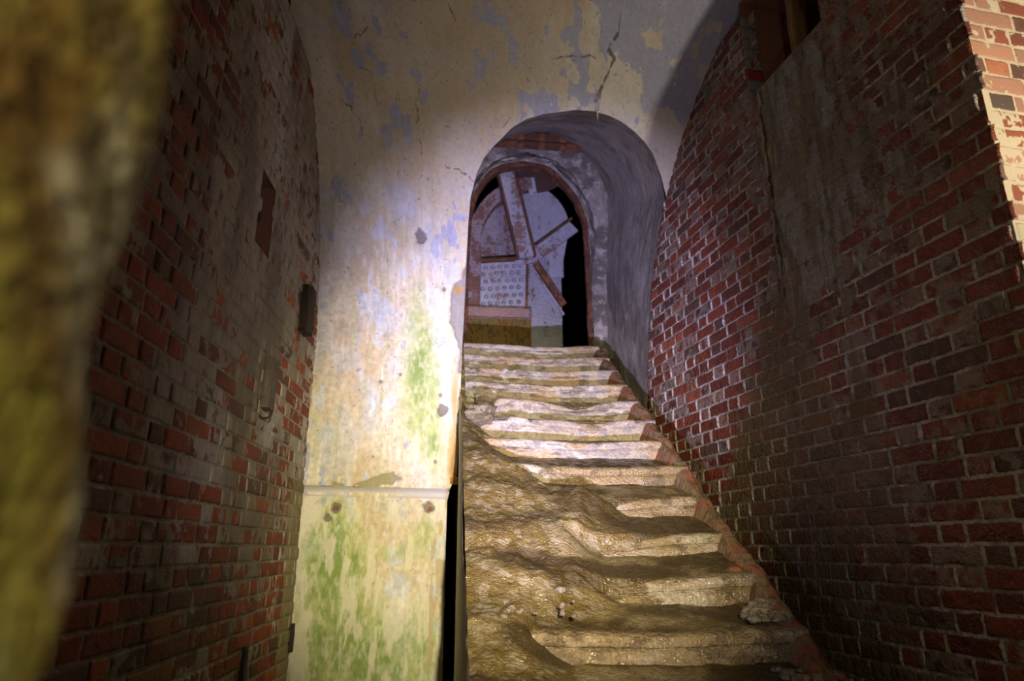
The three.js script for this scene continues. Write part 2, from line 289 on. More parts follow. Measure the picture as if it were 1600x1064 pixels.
// flemish bond: which brick holds (s, t)
const bond = (s, t) => { const k = Math.floor(t / CH), o = (k & 1) ? PER / 2 - 0.0 : 0; let u = s - o - 0.06 * (hsh(k, 3) - 0.5); const m = Math.floor(u / PER); u -= m * PER; const head = u >= ST; return { k, m: 2 * m + (head ? 1 : 0), u: head ? u - ST : u, w: head ? PER - ST : ST, v: t - k * CH, s0: s - (head ? u - ST : u) }; };
function brickWall(o) {
  const root = struct(group(o.name), o.label, 'wall');
  const pt = (s, h, d) => W(o.O[0] + o.dir[0] * s + o.n[0] * d, o.O[1] + o.dir[1] * s + o.n[1] * d, h);
  const XF = (s) => [o.O[0] + o.dir[0] * s, o.O[1] + o.dir[1] * s];
  const inHole = (s, h) => o.holes.some(([a, b, c, d]) => s > a && s < b && h > c && h < d);
  const off = o.off || (() => 0);
  // mortar bed
  const breaks = [0, ...(o.breaks || []), o.len]; const mg = [];
  for (let b = 0; b + 1 < breaks.length; b++) {
    const s0 = breaks[b], s1 = breaks[b + 1], ns = Math.ceil((s1 - s0) / 0.045), nt = Math.round((o.h1 - HB) / 0.0375);
    const sc = (s0 + s1) / 2;
    mg.push(grid(ns, nt, (i, j) => { const h = HB + (o.h1 - HB) * j / nt, s = Math.min(lerp(s0, s1, i / ns), o.sMax(h)); return { p: pt(s, h, off(sc, h) + 0.004 * (fb(s * 20, h * 20, 2) - 0.5)), uv: [s, h - HB] }; }, (i, j) => !inHole(lerp(s0, s1, (i + 0.5) / ns), HB + (o.h1 - HB) * (j + 0.5) / nt)));
  }
  const list = [];
  const nk = Math.ceil((o.h1 - HB) / CH);
  for (let k = 0; k < nk; k++) {
    for (let s = -0.2; s < o.len + 0.3;) {
      const b = bond(s + 1e-4, (k + 0.5) * CH); const a0 = b.s0, a1 = b.s0 + b.w; s = a1 + 1e-5;
      const h0 = HB + k * CH + JT / 2, h1 = HB + (k + 1) * CH - JT / 2, hm = (h0 + h1) / 2;
      let q0 = Math.max(a0 + JT / 2, 0), q1 = Math.min(a1 - JT / 2, o.sMax(hm) - 0.002);
      for (const e of o.breaks || []) { if (q0 < e && q1 > e) { if ((q0 + q1) / 2 < e) q1 = e; else q0 = e; } }
      if (q1 - q0 < 0.025) continue;
      const sm = (q0 + q1) / 2; if (inHole(sm, hm) || inHole(q0 + 0.01, hm) && inHole(q1 - 0.03, hm)) continue;
      const [X, F] = XF(sm); if (hm > vaultH(X, F) + 0.06) continue;
      if (o.skip && o.skip(sm, hm)) continue;
      const d = off(sm, hm) + (o.proud || 0.009) * (0.55 + 0.7 * hsh(b.m + 500, k + 91));
      const A = areaOnScreen([pt(q0, h0, d), pt(q1, h0, d), pt(q1, h1, d), pt(q0, h1, d)]);
      list.push({ q0, q1, h0, h1, d, A, db: off(sm, hm), id: b.m * 7 + k * 131 });
    }
  }
  if (o.ridges) for (const b of list) { // mortar squeezed proud out of the upright joints
    if (hsh(b.id, 77) < 0.3 || b.A < 8) continue; const d0 = b.db, tall = 0.006 + 0.008 * hsh(b.id, 5), ws = 0.0075 + 0.003 * hsh(b.id, 6);
    mg.push(grid(4, 4, (i, j) => { const h = lerp(b.h0 - 0.004, b.h1 + 0.004, j / 4), e = hsh(b.id + i, j + 3) - 0.5, s = b.q0 - JT / 2 + (i - 2) / 2 * ws + 0.004 * (hsh(b.id, j + 30) - 0.5); return { p: pt(s, h, d0 + [-0.003, 0.7, 1, 0.7, -0.003][i] * tall * (1 + 0.7 * e) - (j === 0 || j === 4 ? 0.006 : 0)), uv: [b.q0 - JT / 2 + (i - 2) * 0.0015, h - HB] }; }));
  }
  mesh('mortar', mergeGeometries(mg), o.mortar || o.mat, root);
  list.sort((a, b) => b.A - a.A);
  const brickGeo = ({ q0, q1, h0, h1, d, db, id }) => {
    const P = [], U = [], I = []; const NI = 5, NJ = 3;
    const tilt = (hsh(id, 1) - 0.5) * 0.006, tv = (hsh(id, 2) - 0.5) * 0.004;
    const add = (s, h, z) => { const p = pt(s, h, z); P.push(p.x, p.y, p.z); U.push(s, h - HB); };
    for (let j = 0; j <= NJ; j++) for (let i = 0; i <= NI; i++) {
      const fi = i / NI, fj = j / NJ, ei = i === 0 || i === NI, ej = j === 0 || j === NJ;
      const s = lerp(q0, q1, i === 1 ? 0.06 : i === NI - 1 ? 0.94 : fi === 0.4 ? 0.36 : fi === 0.6 ? 0.66 : fi) + (hsh(id + i, j + 5) - 0.5) * 0.005, h = lerp(h0, h1, j === 1 ? 0.14 : j === 2 ? 0.86 : fj) + (hsh(id + i * 3, j + 50) - 0.5) * 0.004;
      add(s, h, d + tilt * (fi - 0.5) * 2 + tv * (fj - 0.5) * 2 + (hsh(id + i * 5, j + 9) - 0.5) * 0.0035 - (ei || ej ? 0.0035 : 0) - (ei && ej ? 0.003 * hsh(id + i, j) + 0.001 : 0));
    }
    const w = NI + 1, quad = (a, b, c, e) => I.push(a, b, e, a, e, c);
    for (let j = 0; j < NJ; j++) for (let i = 0; i < NI; i++) quad(j * w + i, j * w + i + 1, (j + 1) * w + i, (j + 1) * w + i + 1);
    const ring = []; for (let i = 0; i <= NI; i++) ring.push(i); for (let j = 1; j <= NJ; j++) ring.push(j * w + NI); for (let i = NI - 1; i >= 0; i--) ring.push(NJ * w + i); for (let j = NJ - 1; j > 0; j--) ring.push(j * w);
    const base = P.length / 3; for (const r of ring) { const s = U[2 * r], h = U[2 * r + 1] + HB; add(s, h, db - 0.006); }
    for (let r = 0; r < ring.length; r++) { const r2 = (r + 1) % ring.length; quad(base + r, base + r2, ring[r], ring[r2]); }
    const g = new THREE.BufferGeometry(); g.setAttribute('position', new THREE.Float32BufferAttribute(P, 3)); g.setAttribute('uv', new THREE.Float32BufferAttribute(U, 2)); g.setIndex(I); g.computeVertexNormals(); return g;
  };
  const rest = [];
  list.forEach((b, i) => { const g = brickGeo(b); if (i < 300 && b.A > 12) mesh('brick', g, o.mat, root); else rest.push(g); });
  if (rest.length) { const m = mesh('brickwork', mergeGeometries(rest), o.mat, root); m.userData.kind = 'stuff'; }
  return { root, pt };
}
const brickColor = (b, c, red) => {
  const r = hsh(b.m + 77, b.k + 13), r2 = hsh(b.m + 5, b.k + 301);
  c[0] = red[0]; c[1] = red[1]; c[2] = red[2];
  mix3(c, [red[0] * 0.55, red[1] * 0.6, red[2] * 0.7], r);
  if (r2 > 0.86) mix3(c, [0.10, 0.07, 0.055], 0.7); else if (r2 < 0.12) mix3(c, [red[0] * 1.25, red[1] * 1.6, red[2] * 1.5], 0.8);
};
// --- left wall: limewash worn off the bricks in patches
const leftO = [XLw(-0.6), -0.6], leftDir = new THREE.Vector2(-0.06, 1).normalize();
const sL = (F) => (F + 0.6) / leftDir.y;
const H1 = 2.75, LEN_L = 5.0;
const leftTex = paintTex(1800, 1340, LEN_L, H1 - HB, (s, t, c) => {
  const b = bond(s, t), wobx = 0.006 * (fb(s * 40, t * 40, 3) - 0.5) * 2; const v = b.v + wobx, u = b.u + 0.006 * (fb(s * 40 + 90, t * 40, 3) - 0.5) * 2;
  const inb = v > JT * 0.6 && v < CH - JT * 0.6 && u > JT * 0.6 && u < b.w - JT * 0.6;
  const n1 = fb(s * 3, t * 3, 5), n2 = fb(s * 24, t * 24, 4), n3 = fb(s * 70, t * 18, 3), n4 = fb(s * 110, t * 110, 2);
  if (inb) { brickColor(b, c, [0.36, 0.080, 0.026]); mul3(c, 0.75 + 0.5 * n2); } else { c[0] = 0.30; c[1] = 0.26; c[2] = 0.19; mul3(c, 0.75 + 0.5 * n4); }
  const F = s * leftDir.y - 0.6, h = t + HB;
  const per = hsh(b.m + 900, b.k + 40) - 0.5;
  // amount of limewash left: thick on the upper middle of the wall, thin low down and by the plaster
  let amt = 0.42 + 0.22 * sst(0.1, 1.1, h) * sst(1.9, 2.6, F) - 0.10 * sst(3.2, 3.7, F) - 0.10 * sst(0.3, -0.6, h) + 0.16 * blob(F, h, 3.0, 1.2, 0.45, 0.9) - 0.10 * sst(2.4, 1.5, F) + 0.5 * (n1 - 0.5) + 0.12 * (n3 - 0.5);
  const w = sst(-0.03, 0.05, amt + per * (inb ? 0.44 : 0.1) + 0.5 * (n2 - 0.5) - 0.47 + (inb ? 0 : 0.14));
  const wc = [0.37, 0.325, 0.24]; mix3(wc, [0.23, 0.20, 0.145], sst(0.4, 0.65, fb(s * 5 + 50, t * 2 + 8, 4))); mix3(wc, [0.50, 0.47, 0.42], sst(0.5, 0.7, fb(s * 2.5 + 80, t * 1.2, 4))); mul3(wc, 0.75 + 0.45 * n3);
  const wet = sst(0.35, 0.6, 0.75 * sst(3.85, 4.1, F + 0.2 * (n1 - 0.5)) * sst(0.55, 0.2, h) + 0.5 * n2 * sst(3.7, 4.0, F)); mix3(c, wc, 0.93 * w); mix3(c, [0.34, 0.31, 0.17], 0.8 * wet);
  mix3(c, [0.10, 0.075, 0.035], 0.55 * sst(0.5, 0.75, fb(s * 1.6 + 20, t * 1.6 + 60, 4)) * (1 - 0.6 * w));
});
const leftMat = std({ map: leftTex, bumpMap: grainTex, bumpScale: 0.005, roughness: 0.88 });
const sMaxL = (h) => { const X = xAtLeft(Math.min(h, 3.2)); return sL(surfF(X, h)) + 0.02; };
const leftWall = brickWall({
  name: 'wall_left', label: 'red brick side wall with worn limewash', O: leftO, dir: [leftDir.x, leftDir.y], n: [leftDir.y, -leftDir.x], len: LEN_L, h1: H1, sMax: sMaxL, mat: leftMat, proud: 0.006,
  holes: [[sL(2.86), sL(3.10), 1.375, 1.755], [sL(3.77), sL(3.88), 1.215, 1.50]], skip: (s) => s < sL(0.5),
});
function recess(wall, s0, s1, h0, h1, depth, mat) { // open box let into a wall
  const q = [], { pt } = wall; const c = (s, h, d) => pt(s, h, d);
  const quad = (a, b, cc, d) => q.push(grid(4, 4, (i, j) => { const p = a.clone().lerp(b, i / 4).lerp(d.clone().lerp(cc, i / 4), j / 4); return { p, uv: [p.x + p.z, p.y] }; }));
  const A = c(s0, h0, -0.003), B = c(s1, h0, -0.003), C = c(s1, h1, -0.003), D = c(s0, h1, -0.003), a = c(s0, h0, -depth), b = c(s1, h0, -depth), e = c(s1, h1, -depth), d = c(s0, h1, -depth);
  quad(A, B, b, a); quad(B, C, e, b); quad(C, D, d, e); quad(D, A, a, d); quad(a, b, e, d);
  return mesh('recess', mergeGeometries(q), mat, wall.root);
}
const socketMat = std({ color: new THREE.Color().setRGB(0.29, 0.135, 0.085), bumpMap: grainTex, bumpScale: 0.006, roughness: 0.9 });
recess(leftWall, sL(2.86) - 0.02, sL(3.10) + 0.02, 1.36, 1.77, 0.34, socketMat).userData.label = 'dark empty beam socket';
recess(leftWall, sL(3.77) - 0.02, sL(3.88) + 0.02, 1.20, 1.52, 0.2, socketMat);
const woodTex = paintTex(256, 512, 0.3, 0.6, (s, t, c) => { const a = fb(s * 120, t * 8, 4), b = fb(s * 20, t * 20, 3); c[0] = 0.15; c[1] = 0.115; c[2] = 0.085; mul3(c, 0.45 + 1.0 * a); mix3(c, [0.22, 0.19, 0.16], 0.6 * sst(0.5, 0.7, b)); }, true);
const woodMat = std({ map: woodTex, bumpMap: grainTex, bumpScale: 0.008, roughness: 0.85 });
function roughBlock(sx, sy, sz, amp, seed, nx = 6, ny = 14, nz = 6) { // box with weathered faces
  let g = new THREE.BoxGeometry(sx, sy, sz, nx, ny, nz); g.deleteAttribute('uv'); g.deleteAttribute('normal'); g = mergeVertices(g, 1e-5); const p = g.attributes.position;
  for (let i = 0; i < p.count; i++) { const x = p.getX(i), y = p.getY(i), z = p.getZ(i), k = (o) => (fb3(x * 22 + seed + o, y * 9 + seed * 2, z * 22 + o * 3, 3) - 0.5) * 2 * amp; p.setXYZ(i, x + k(0), y + k(5), z + k(9)); }
  g.computeVertexNormals(); return boxUV(g);
}
const wallTurnL = Math.atan2(leftDir.x, leftDir.y);
{
  const t = tag(mesh('charred_timber_plug', roughBlock(0.10, 0.29, 0.13, 0.012, 3), std({ map: woodTex, color: new THREE.Color().setRGB(0.3, 0.24, 0.2), bumpMap: lumpTex, bumpScale: 0.012, roughness: 0.95 })), 'charred dark timber plug rotting in a slot of the limewashed brick wall', 'timber');
  t.position.copy(leftWall.pt(sL(3.825), 1.355, 0.0)); t.rotation.y = wallTurnL;
  const b = group('timber_bracket', leftWall.pt(sL(3.24), 0.62, 0.006)); b.rotation.y = wallTurnL; tag(b, 'grey timber batten on the limewashed brick wall with an iron hook under it', 'bracket');
  const bt = mesh('batten', roughBlock(0.045, 0.25, 0.075, 0.006, 8), woodMat, b); bt.position.set(0.022, 0.15, 0); bt.rotation.x = -0.06;
  const curve = new THREE.CatmullRomCurve3([[0.0, 0.03, -0.02], [0.03, 0.025, -0.02], [0.045, 0.005, 0], [0.04, -0.02, 0.02], [0.012, -0.022, 0.03], [0.004, -0.01, 0.03]].map((p) => new THREE.Vector3(...p)));
  mesh('hook', new THREE.TubeGeometry(curve, 24, 0.006, 8), rustMat, b);
  for (const [F, h, L] of [[3.346, -0.5, 0.2], [4.2, -0.46, 0.15]]) { const m = tag(mesh('slot_shade_strip', roughBlock(0.02, L, 0.03, 0.004, F), std({ color: new THREE.Color().setRGB(0.03, 0.022, 0.018), roughness: 0.7 })), F < 4 ? 'near-black strip standing for a shaded slot low in the red brick wall' : 'thin near-black strip standing for a shaded slot beside the green plaster', 'slot strip'); m.position.copy(leftWall.pt(sL(F), h - 0.02, 0.012)); m.rotation.y = wallTurnL; }  // solid strips whose near-black colour paints the shade of slots in the wall
}

// --- right wall
const rDir = new THREE.Vector2(-0.238, 1).normalize(), rO = [XRw(2.1), 2.1], LEN_R = 3.4;
const sR = (F) => (F - 2.1) / rDir.y;
const SB = sR(3.34);
const rightTex = paintTex(1360, 1650, LEN_R, H1 - HB + 0.4, (s, t, c) => {
  const b = bond(s, t); const v = b.v + 0.008 * (fb(s * 36, t * 36, 3) - 0.5), u = b.u + 0.008 * (fb(s * 36 + 90, t * 36, 3) - 0.5);
  const inb = v > JT * 0.62 && v < CH - JT * 0.62 && u > JT * 0.62 && u < b.w - JT * 0.62;
  const n1 = fb(s * 3 + 9, t * 3, 5), n2 = fb(s * 22, t * 22, 4), n3 = fb(s * 60, t * 10, 3), n4 = fb(s * 110, t * 110, 2);
  const F = 2.1 + s * rDir.y, h = t + HB, head = b.w < 0.15;
  if (inb) { brickColor(b, c, [0.27, 0.062, 0.032]); mul3(c, 0.6 + 0.7 * n2); const bl = hsh(b.m, b.k + 60); if (bl > (head ? 0.45 : 0.75)) mix3(c, [0.30, 0.25, 0.21], (0.35 + 0.4 * bl) * sst(0.3, 0.6, n2)); }
  else { c[0] = 0.48; c[1] = 0.44; c[2] = 0.40; mul3(c, 0.7 + 0.6 * n4); mix3(c, [0.17, 0.13, 0.085], 0.7 * sst(0.46, 0.62, fb(s * 7 + 14, t * 7, 4))); }
  const per = hsh(b.m + 900, b.k + 40) - 0.5;
  const up = sst(0.9, 1.9, h);
  let amt = 0.30 + 0.34 * up * blob(F, 0, 2.95, 0, 0.42, 1) + 0.30 * blob(F, h, 3.15, 2.2, 0.25, 1.3) + 0.18 * blob(F, h, 2.75, 1.6, 0.3, 0.35) + 0.14 * blob(F, h, 3.8, 2.9, 0.3, 0.3) + 0.5 * (n1 - 0.5) + 0.1 * (n3 - 0.5);
  const w = sst(-0.02, 0.05, amt + per * (inb ? 0.3 : 0.1) + 0.5 * (n2 - 0.5) - 0.52 + (inb ? 0 : 0.05));
  const wc = [0.235, 0.195, 0.125]; mix3(wc, [0.31, 0.29, 0.26], sst(0.48, 0.62, fb(s * 9 + 50, t * 6 + 8, 4))); mix3(wc, [0.16, 0.13, 0.08], sst(0.5, 0.7, fb(s * 30 + 80, t * 4, 4))); mul3(wc, 0.7 + 0.5 * n3);
  mix3(c, wc, 0.92 * w);
  // brown slime where water has run down the middle of the wall
  const sl = sst(0.44, 0.50, 0.30 * blob(F, h, 3.35, 0.2, 0.62, 1.4) + 0.55 * fb(s * 3 + 30, t * 1.6 + 3, 4) + 0.28 * (fb(s * 34 + 5, t * 5, 4) - 0.5) + 0.10 * (n2 - 0.5));
  mix3(c, [0.145, 0.105, 0.045], 0.72 * sl * (inb ? 1 : 0.75));
  mix3(c, [0.46, 0.37, 0.13], 0.85 * blob(s, 0, SB - 0.03, 0, 0.03, 1) * sst(1.2, 2.3, h) * sst(0.4, 0.6, fb(s * 60, t * 12, 4)));  // yellow light along the broken edge, painted into the wall colour
});
const rightMat = std({ map: rightTex, bumpMap: grainTex, bumpScale: 0.015, roughness: 0.5, roughnessMap: wetTex });
rightMat.roughness = 0.85;
const sMaxR = (h) => sR(surfF(xAtRight(Math.min(h, 3.25)), Math.min(h, 3.25))) + 0.02;
const H1R = H1 + 0.4;
const rightWall = brickWall({
  name: 'wall_right', label: 'damp dark red brick side wall', O: rO, dir: [rDir.x, rDir.y], n: [-rDir.y, rDir.x], len: LEN_R, h1: H1R, sMax: sMaxR, mat: rightMat, proud: 0.005, ridges: true,
  breaks: [SB], off: (s, h) => s > SB ? -0.04 * sst(0.5, 1.7, h) : 0, holes: [[sR(2.80), sR(3.405), 2.505, 3.2]],
});
{ // rough broken edge where the near leaf stands proud
  const g = grid(8, 160, (i, j) => { const h = lerp(0.9, 2.505, j / 160), e = fb(h * 16, i * 0.4, 4) - 0.5; const t = i / 8; return { p: rightWall.pt(SB - 0.035 + 0.05 * t + 0.03 * e, h, 0.016 * sst(0.9, 1.6, h) - 0.055 * t * t * sst(0.7, 1.7, h) - 0.004 + 0.012 * (fb(h * 30 + 9, i * 0.7, 3) - 0.5)), uv: [SB - 0.035 + 0.05 * t, h - HB] }; });
  mesh('broken_edge', g, rightMat, rightWall.root);
  recess(rightWall, sR(2.80) - 0.01, sR(3.405), 2.50, 3.2, 0.5, socketMat).userData.label = 'dark window recess';
  // brick reveal courses on the far jamb of the opening
  for (let k = 0; k < 8; k++) {
    const h = 2.54 + k * CH, b = roughBlock(0.10, CH - JT, 0.02, 0.002, k * 3 + 1, 4, 3, 2);
    const o = mesh('brick', b, std({ color: new THREE.Color().setRGB(...(k === 2 ? [0.30, 0.035, 0.02] : [0.25, 0.235, 0.225])), bumpMap: grainTex, bumpScale: 0.004, roughness: 0.85 }), rightWall.root);
    o.position.copy(rightWall.pt(sR(3.405) + 0.002, h, -0.055)); o.rotation.y = Math.atan2(rDir.x, rDir.y) * -1;
  }
}
// old timber standing in the recess
{ const t = tag(mesh('window_timber', roughBlock(0.09, 0.62, 0.06, 0.006, 12), std({ map: woodTex, color: new THREE.Color().setRGB(1.6, 1.3, 0.6), bumpMap: grainTex, bumpScale: 0.006, roughness: 0.9 })), 'old upright timber inside the dark recess high in the brick wall', 'timber'); t.position.copy(rightWall.pt(sR(3.17), 2.82, -0.2)); t.rotation.y = 0.24; }

// --- lit return face at the near right corner
const retTex = paintTex(560, 1600, 1.4, H1R - HB, (s, t, c) => {
  const b = bond(s, t); const v = b.v + 0.005 * (fb(s * 36, t * 36, 3) - 0.5), u = b.u + 0.005 * (fb(s * 36 + 90, t * 36, 3) - 0.5);
  const inb = v > JT * 0.6 && v < CH - JT * 0.6 && u > JT * 0.6 && u < b.w - JT * 0.6;
  const n1 = fb(s * 5 + 9, t * 5, 4), n2 = fb(s * 26, t * 26, 4), n4 = fb(s * 110, t * 110, 2);
  if (inb) { brickColor(b, c, [0.44, 0.13, 0.07]); mul3(c, 0.8 + 0.4 * n2); if (hsh(b.m, b.k + 3) > 0.55) mix3(c, [0.55, 0.33, 0.23], 0.6); if (hsh(b.m, b.k + 8) > 0.9) mix3(c, [0.07, 0.075, 0.06], 0.85); }
  else { c[0] = 0.62; c[1] = 0.52; c[2] = 0.37; mul3(c, 0.85 + 0.3 * n4); }
  const per = hsh(b.m + 91, b.k + 47) - 0.5;
  const w = sst(-0.015, 0.015, -0.14 + per * 0.42 + 0.7 * (n2 - 0.5) + 0.35 * (n1 - 0.5) + 0.20 * sst(1.9, 1.3, t + HB));
  mix3(c, [0.68, 0.60, 0.42], 0.9 * w * (inb ? 1 : 0.5));
});
const retMat = std({ map: retTex, bumpMap: grainTex, bumpScale: 0.003, roughness: 0.8 });
const retWall = brickWall({ name: 'wall_corner_return', label: 'brightly lit return face of the brick wall corner with peeling cream limewash', O: rO, dir: [rDir.y, -rDir.x], n: [-rDir.x, -rDir.y], len: 1.4, h1: H1R, sMax: () => 1.4, mat: retMat, proud: 0.004, holes: [] });

// ------------------------------------------------------------------ rest of the shell
const stoneDull = std({ color: new THREE.Color().setRGB(0.22, 0.19, 0.15), bumpMap: grainTex, bumpScale: 0.008, roughness: 0.9 });
{
  const g = grid(60, 110, (i, j) => { const X = lerp(-1.6, 3.6, i / 60), F = lerp(-2.2, 6.4, j / 110); return { p: W(X, F, HB + 0.012 * (fb(X * 6, F * 6, 3) - 0.5)), uv: [X + 2, F + 3] }; });
  struct(mesh('floor', g, std({ color: new THREE.Color().setRGB(0.13, 0.10, 0.06), bumpMap: lumpTex, bumpScale: 0.012, roughness: 0.7 })), 'dark earth floor at the foot of the stairs', 'floor');
  const wallBox = (name, a, b, label) => { const ax = W(a[0], a[1], HB), bx = W(b[0], b[1], HB), L = ax.distanceTo(bx); const q = new THREE.BoxGeometry(L, 4.3, 0.12); const m = struct(mesh(name, boxUV(q), stoneDull), label, 'wall'); m.position.copy(ax.add(bx).multiplyScalar(0.5)); m.position.y = 2.1; m.rotation.y = Math.atan2(-(bx.z - W(a[0], a[1], 0).z), bx.x - a[0]); return m; };
  wallBox('wall_behind', [-1.4, -2.2], [3.6, -2.2], 'dull masonry wall behind the viewpoint');
  wallBox('wall_chamber_side', [3.12, -2.2], [3.12, 2.5], 'dull masonry side wall of the near chamber');
  wallBox('wall_chamber_left', [-1.02, -2.2], [-1.0, 0.1], 'dull masonry wall left of the viewpoint');
}
// near pier, almost touching the lens
{
  const tex = paintTex(700, 1024, 1.0, 4.0, (s, t, c) => {
    const a = fb(s * 20, t * 12, 4), b = fb(s * 13 + 30, t * 7 + 4, 4), d = fb(s * 50, t * 40, 3), e = fb(s * 28 + 70, t * 16 + 40, 4);
    c[0] = 0.30; c[1] = 0.235; c[2] = 0.06; mix3(c, [0.20, 0.12, 0.03], sst(0.45, 0.62, a)); mix3(c, [0.46, 0.43, 0.33], sst(0.46, 0.60, b)); mix3(c, [0.10, 0.07, 0.025], 0.8 * sst(0.58, 0.68, e)); mix3(c, [0.34, 0.32, 0.06], 0.7 * sst(0.56, 0.66, fb(s * 12 + 9, t * 8 + 3, 4))); mul3(c, 1.0 + 0.8 * d);
  });
  const prof = []; for (let i = 0; i <= 60; i++) prof.push([-0.215, lerp(-0.62, 0.335, i / 60)]); for (let i = 1; i <= 8; i++) { const a = i / 8 * Math.PI / 2; prof.push([-0.215 - 0.03 * (1 - Math.cos(a)) , 0.335 + 0.03 * Math.sin(a)]); } for (let i = 1; i <= 20; i++) prof.push([-0.245 - 0.83 * i / 20, 0.365]);
  const L = [0]; for (let i = 1; i < prof.length; i++) L.push(L[i - 1] + Math.hypot(prof[i][0] - prof[i - 1][0], prof[i][1] - prof[i - 1][1]));
  const g = grid(prof.length - 1, 200, (i, j) => { const h = lerp(HB, 3.05, j / 200), n = 0.022 * (fb(L[i] * 9, h * 9 + 3, 4) - 0.5); return { p: W(prof[i][0] + n, prof[i][1] + n, h), uv: [L[i], h - HB] }; });
  struct(mesh('wall_near_left', g, std({ map: tex, bumpMap: lumpTex, bumpScale: 0.012, roughness: 0.85 })), 'out of focus mossy yellowish plastered pier close to the lens', 'wall');
}
// ------------------------------------------------------------------ stairway tunnel behind the arch
const TD = [-0.0963, 1, 0.58];
const endF = (X) => 6.2 + 0.096 * (X - 0.3);
{
  const pts = []; for (let h = -0.3; h < 1.3; h += 0.12) pts.push([interp(archL, Math.max(h, 0.5)), h]);
  for (const p of archL) if (p[1] > 1.3) pts.push(p); for (let i = archR.length - 2; i >= 2; i--) pts.push(archR[i]);
  for (let h = 2.5; h > -0.4; h -= 0.08) pts.push([xAtRight(h) + 0.03, h]);
  // resample finely
  const fine = []; for (let i = 0; i + 1 < pts.length; i++) { const d = Math.hypot(pts[i + 1][0] - pts[i][0], pts[i + 1][1] - pts[i][1]), n = Math.max(1, Math.round(d / 0.035)); for (let k = 0; k < n; k++) fine.push([lerp(pts[i][0], pts[i + 1][0], k / n), lerp(pts[i][1], pts[i + 1][1], k / n)]); } fine.push(pts[pts.length - 1]);
  let L = 0; const len = fine.map((p, i) => i ? (L += Math.hypot(p[0] - fine[i - 1][0], p[1] - fine[i - 1][1])) : 0);
  const NJ = 60;
  const cx = 0.35, cy = 1.6;
  const tex = paintTex(1024, 1024, L + 0.01, 2.6, (s, t, c) => {
    const a = fb(s * 3 + 5, t * 2, 5), b = fb(s * 10 + 20, t * 10, 4), d = fb(s * 5 + 7, t * 60, 4), e = fb(s * 60, t * 60, 2);
    c[0] = 0.40; c[1] = 0.36; c[2] = 0.33; mix3(c, [0.20, 0.17, 0.145], 0.9 * sst(0.42, 0.62, a)); mix3(c, [0.50, 0.47, 0.46], 0.7 * sst(0.5, 0.66, d)); mix3(c, [0.15, 0.125, 0.09], 0.6 * sst(0.52, 0.68, d * 0.5 + b * 0.5)); mul3(c, 0.8 + 0.35 * e);
  });
  const g = grid(fine.length - 1, NJ, (i, j) => {
    const [X, h] = fine[i], f0 = surfF(X, h) + dispP(X, h), t = j / NJ, dF = (endF(X) - f0) * t; const rise = h > 2.3 || X > 0.5 ? TD[2] : TD[2];
    let dx = X - cx, dy = h - cy; const r = Math.hypot(dx, dy); dx /= r; dy /= r; const n = j ? 0.05 * (fb(len[i] * 2.5, t * 4 + 3, 4) - 0.5) * Math.min(1, t * 6) + 0.012 * (fb(len[i] * 11, t * 14, 3) - 0.5) * Math.min(1, t * 6) : 0;
    return { p: W(X + TD[0] * dF + dx * n, f0 + dF, h + rise * dF + dy * n), uv: [len[i], t * 2.2] };
  });
  struct(mesh('wall_tunnel', g, std({ map: tex, bumpMap: fineTex, bumpScale: 0.012, roughness: 0.8 })), 'grey streaked plaster lining of the rising tunnel behind the arch', 'wall');
  // end wall with the steel-rimmed doorway
  const door = [[-0.46, 1.5], [-0.45, 1.823], [-0.449, 2.735], [-0.426, 3.151], [-0.354, 3.439], [-0.228, 3.65], [-0.11, 3.735], [0, 3.767], [0.13, 3.787], [0.264, 3.783], [0.37, 3.74], [0.46, 3.667], [0.56, 3.56], [0.652, 3.42], [0.71, 3.28], [0.742, 3.137], [0.752, 2.9], [0.759, 2.649], [0.762, 1.826], [0.762, 1.5]];
  const curve = new THREE.CatmullRomCurve3(door.map(([x, h]) => new THREE.Vector3(x, h, 0)), false, 'catmullrom', 0.3), dp = curve.getSpacedPoints(150);
  const shape = new THREE.Shape([[-1.1, 0.9], [1.5, 0.9], [1.5, 4.9], [-1.1, 4.9]].map((p) => new THREE.Vector2(...p)));
  const hole = new THREE.Path(dp.map((p, i) => { const dx = p.x - 0.15, dy = p.y - 3.0, r = Math.hypot(dx, dy), n = p.y > 1.9 ? 0.016 + 0.05 * fb(i * 0.17, 3, 4) * sst(2.3, 3.2, p.y) - 0.008 : 0; return new THREE.Vector2(p.x + dx / r * n, p.y + dy / r * n); }));
  shape.holes.push(hole);
  const eg = new THREE.ExtrudeGeometry(shape, { depth: 0.09, bevelEnabled: true, bevelSize: 0.012, bevelThickness: 0.012, bevelSegments: 2 });
  const place = (o, dF = 0) => { o.position.copy(W(0, endF(0) + dF, 0)); o.rotation.y = 0.0957; return o; };
  eg.scale(1, 1, -1); { const ix = eg.index; const p = eg.attributes.position; if (!ix) for (let i = 0; i < p.count; i += 3) { for (const a of ['position', 'normal', 'uv']) { const A = eg.attributes[a], n = A.itemSize; for (let k = 0; k < n; k++) { const t = A.array[i * n + k]; A.array[i * n + k] = A.array[(i + 2) * n + k]; A.array[(i + 2) * n + k] = t; } } } } eg.computeVertexNormals(); boxUV(eg);
  const grey = paintTex(512, 512, 2, 2, (s, t, c) => { const a = fb(s * 5, t * 5, 5), b = fb(s * 20, t * 20, 4); c[0] = 0.33; c[1] = 0.30; c[2] = 0.28; mix3(c, [0.17, 0.15, 0.13], sst(0.42, 0.62, a)); mix3(c, [0.45, 0.42, 0.40], 0.6 * sst(0.55, 0.7, b)); mul3(c, 0.7 + 0.6 * b); }, true);
  const greyMat = std({ map: grey, bumpMap: lumpTex, bumpScale: 0.015, roughness: 0.9 });
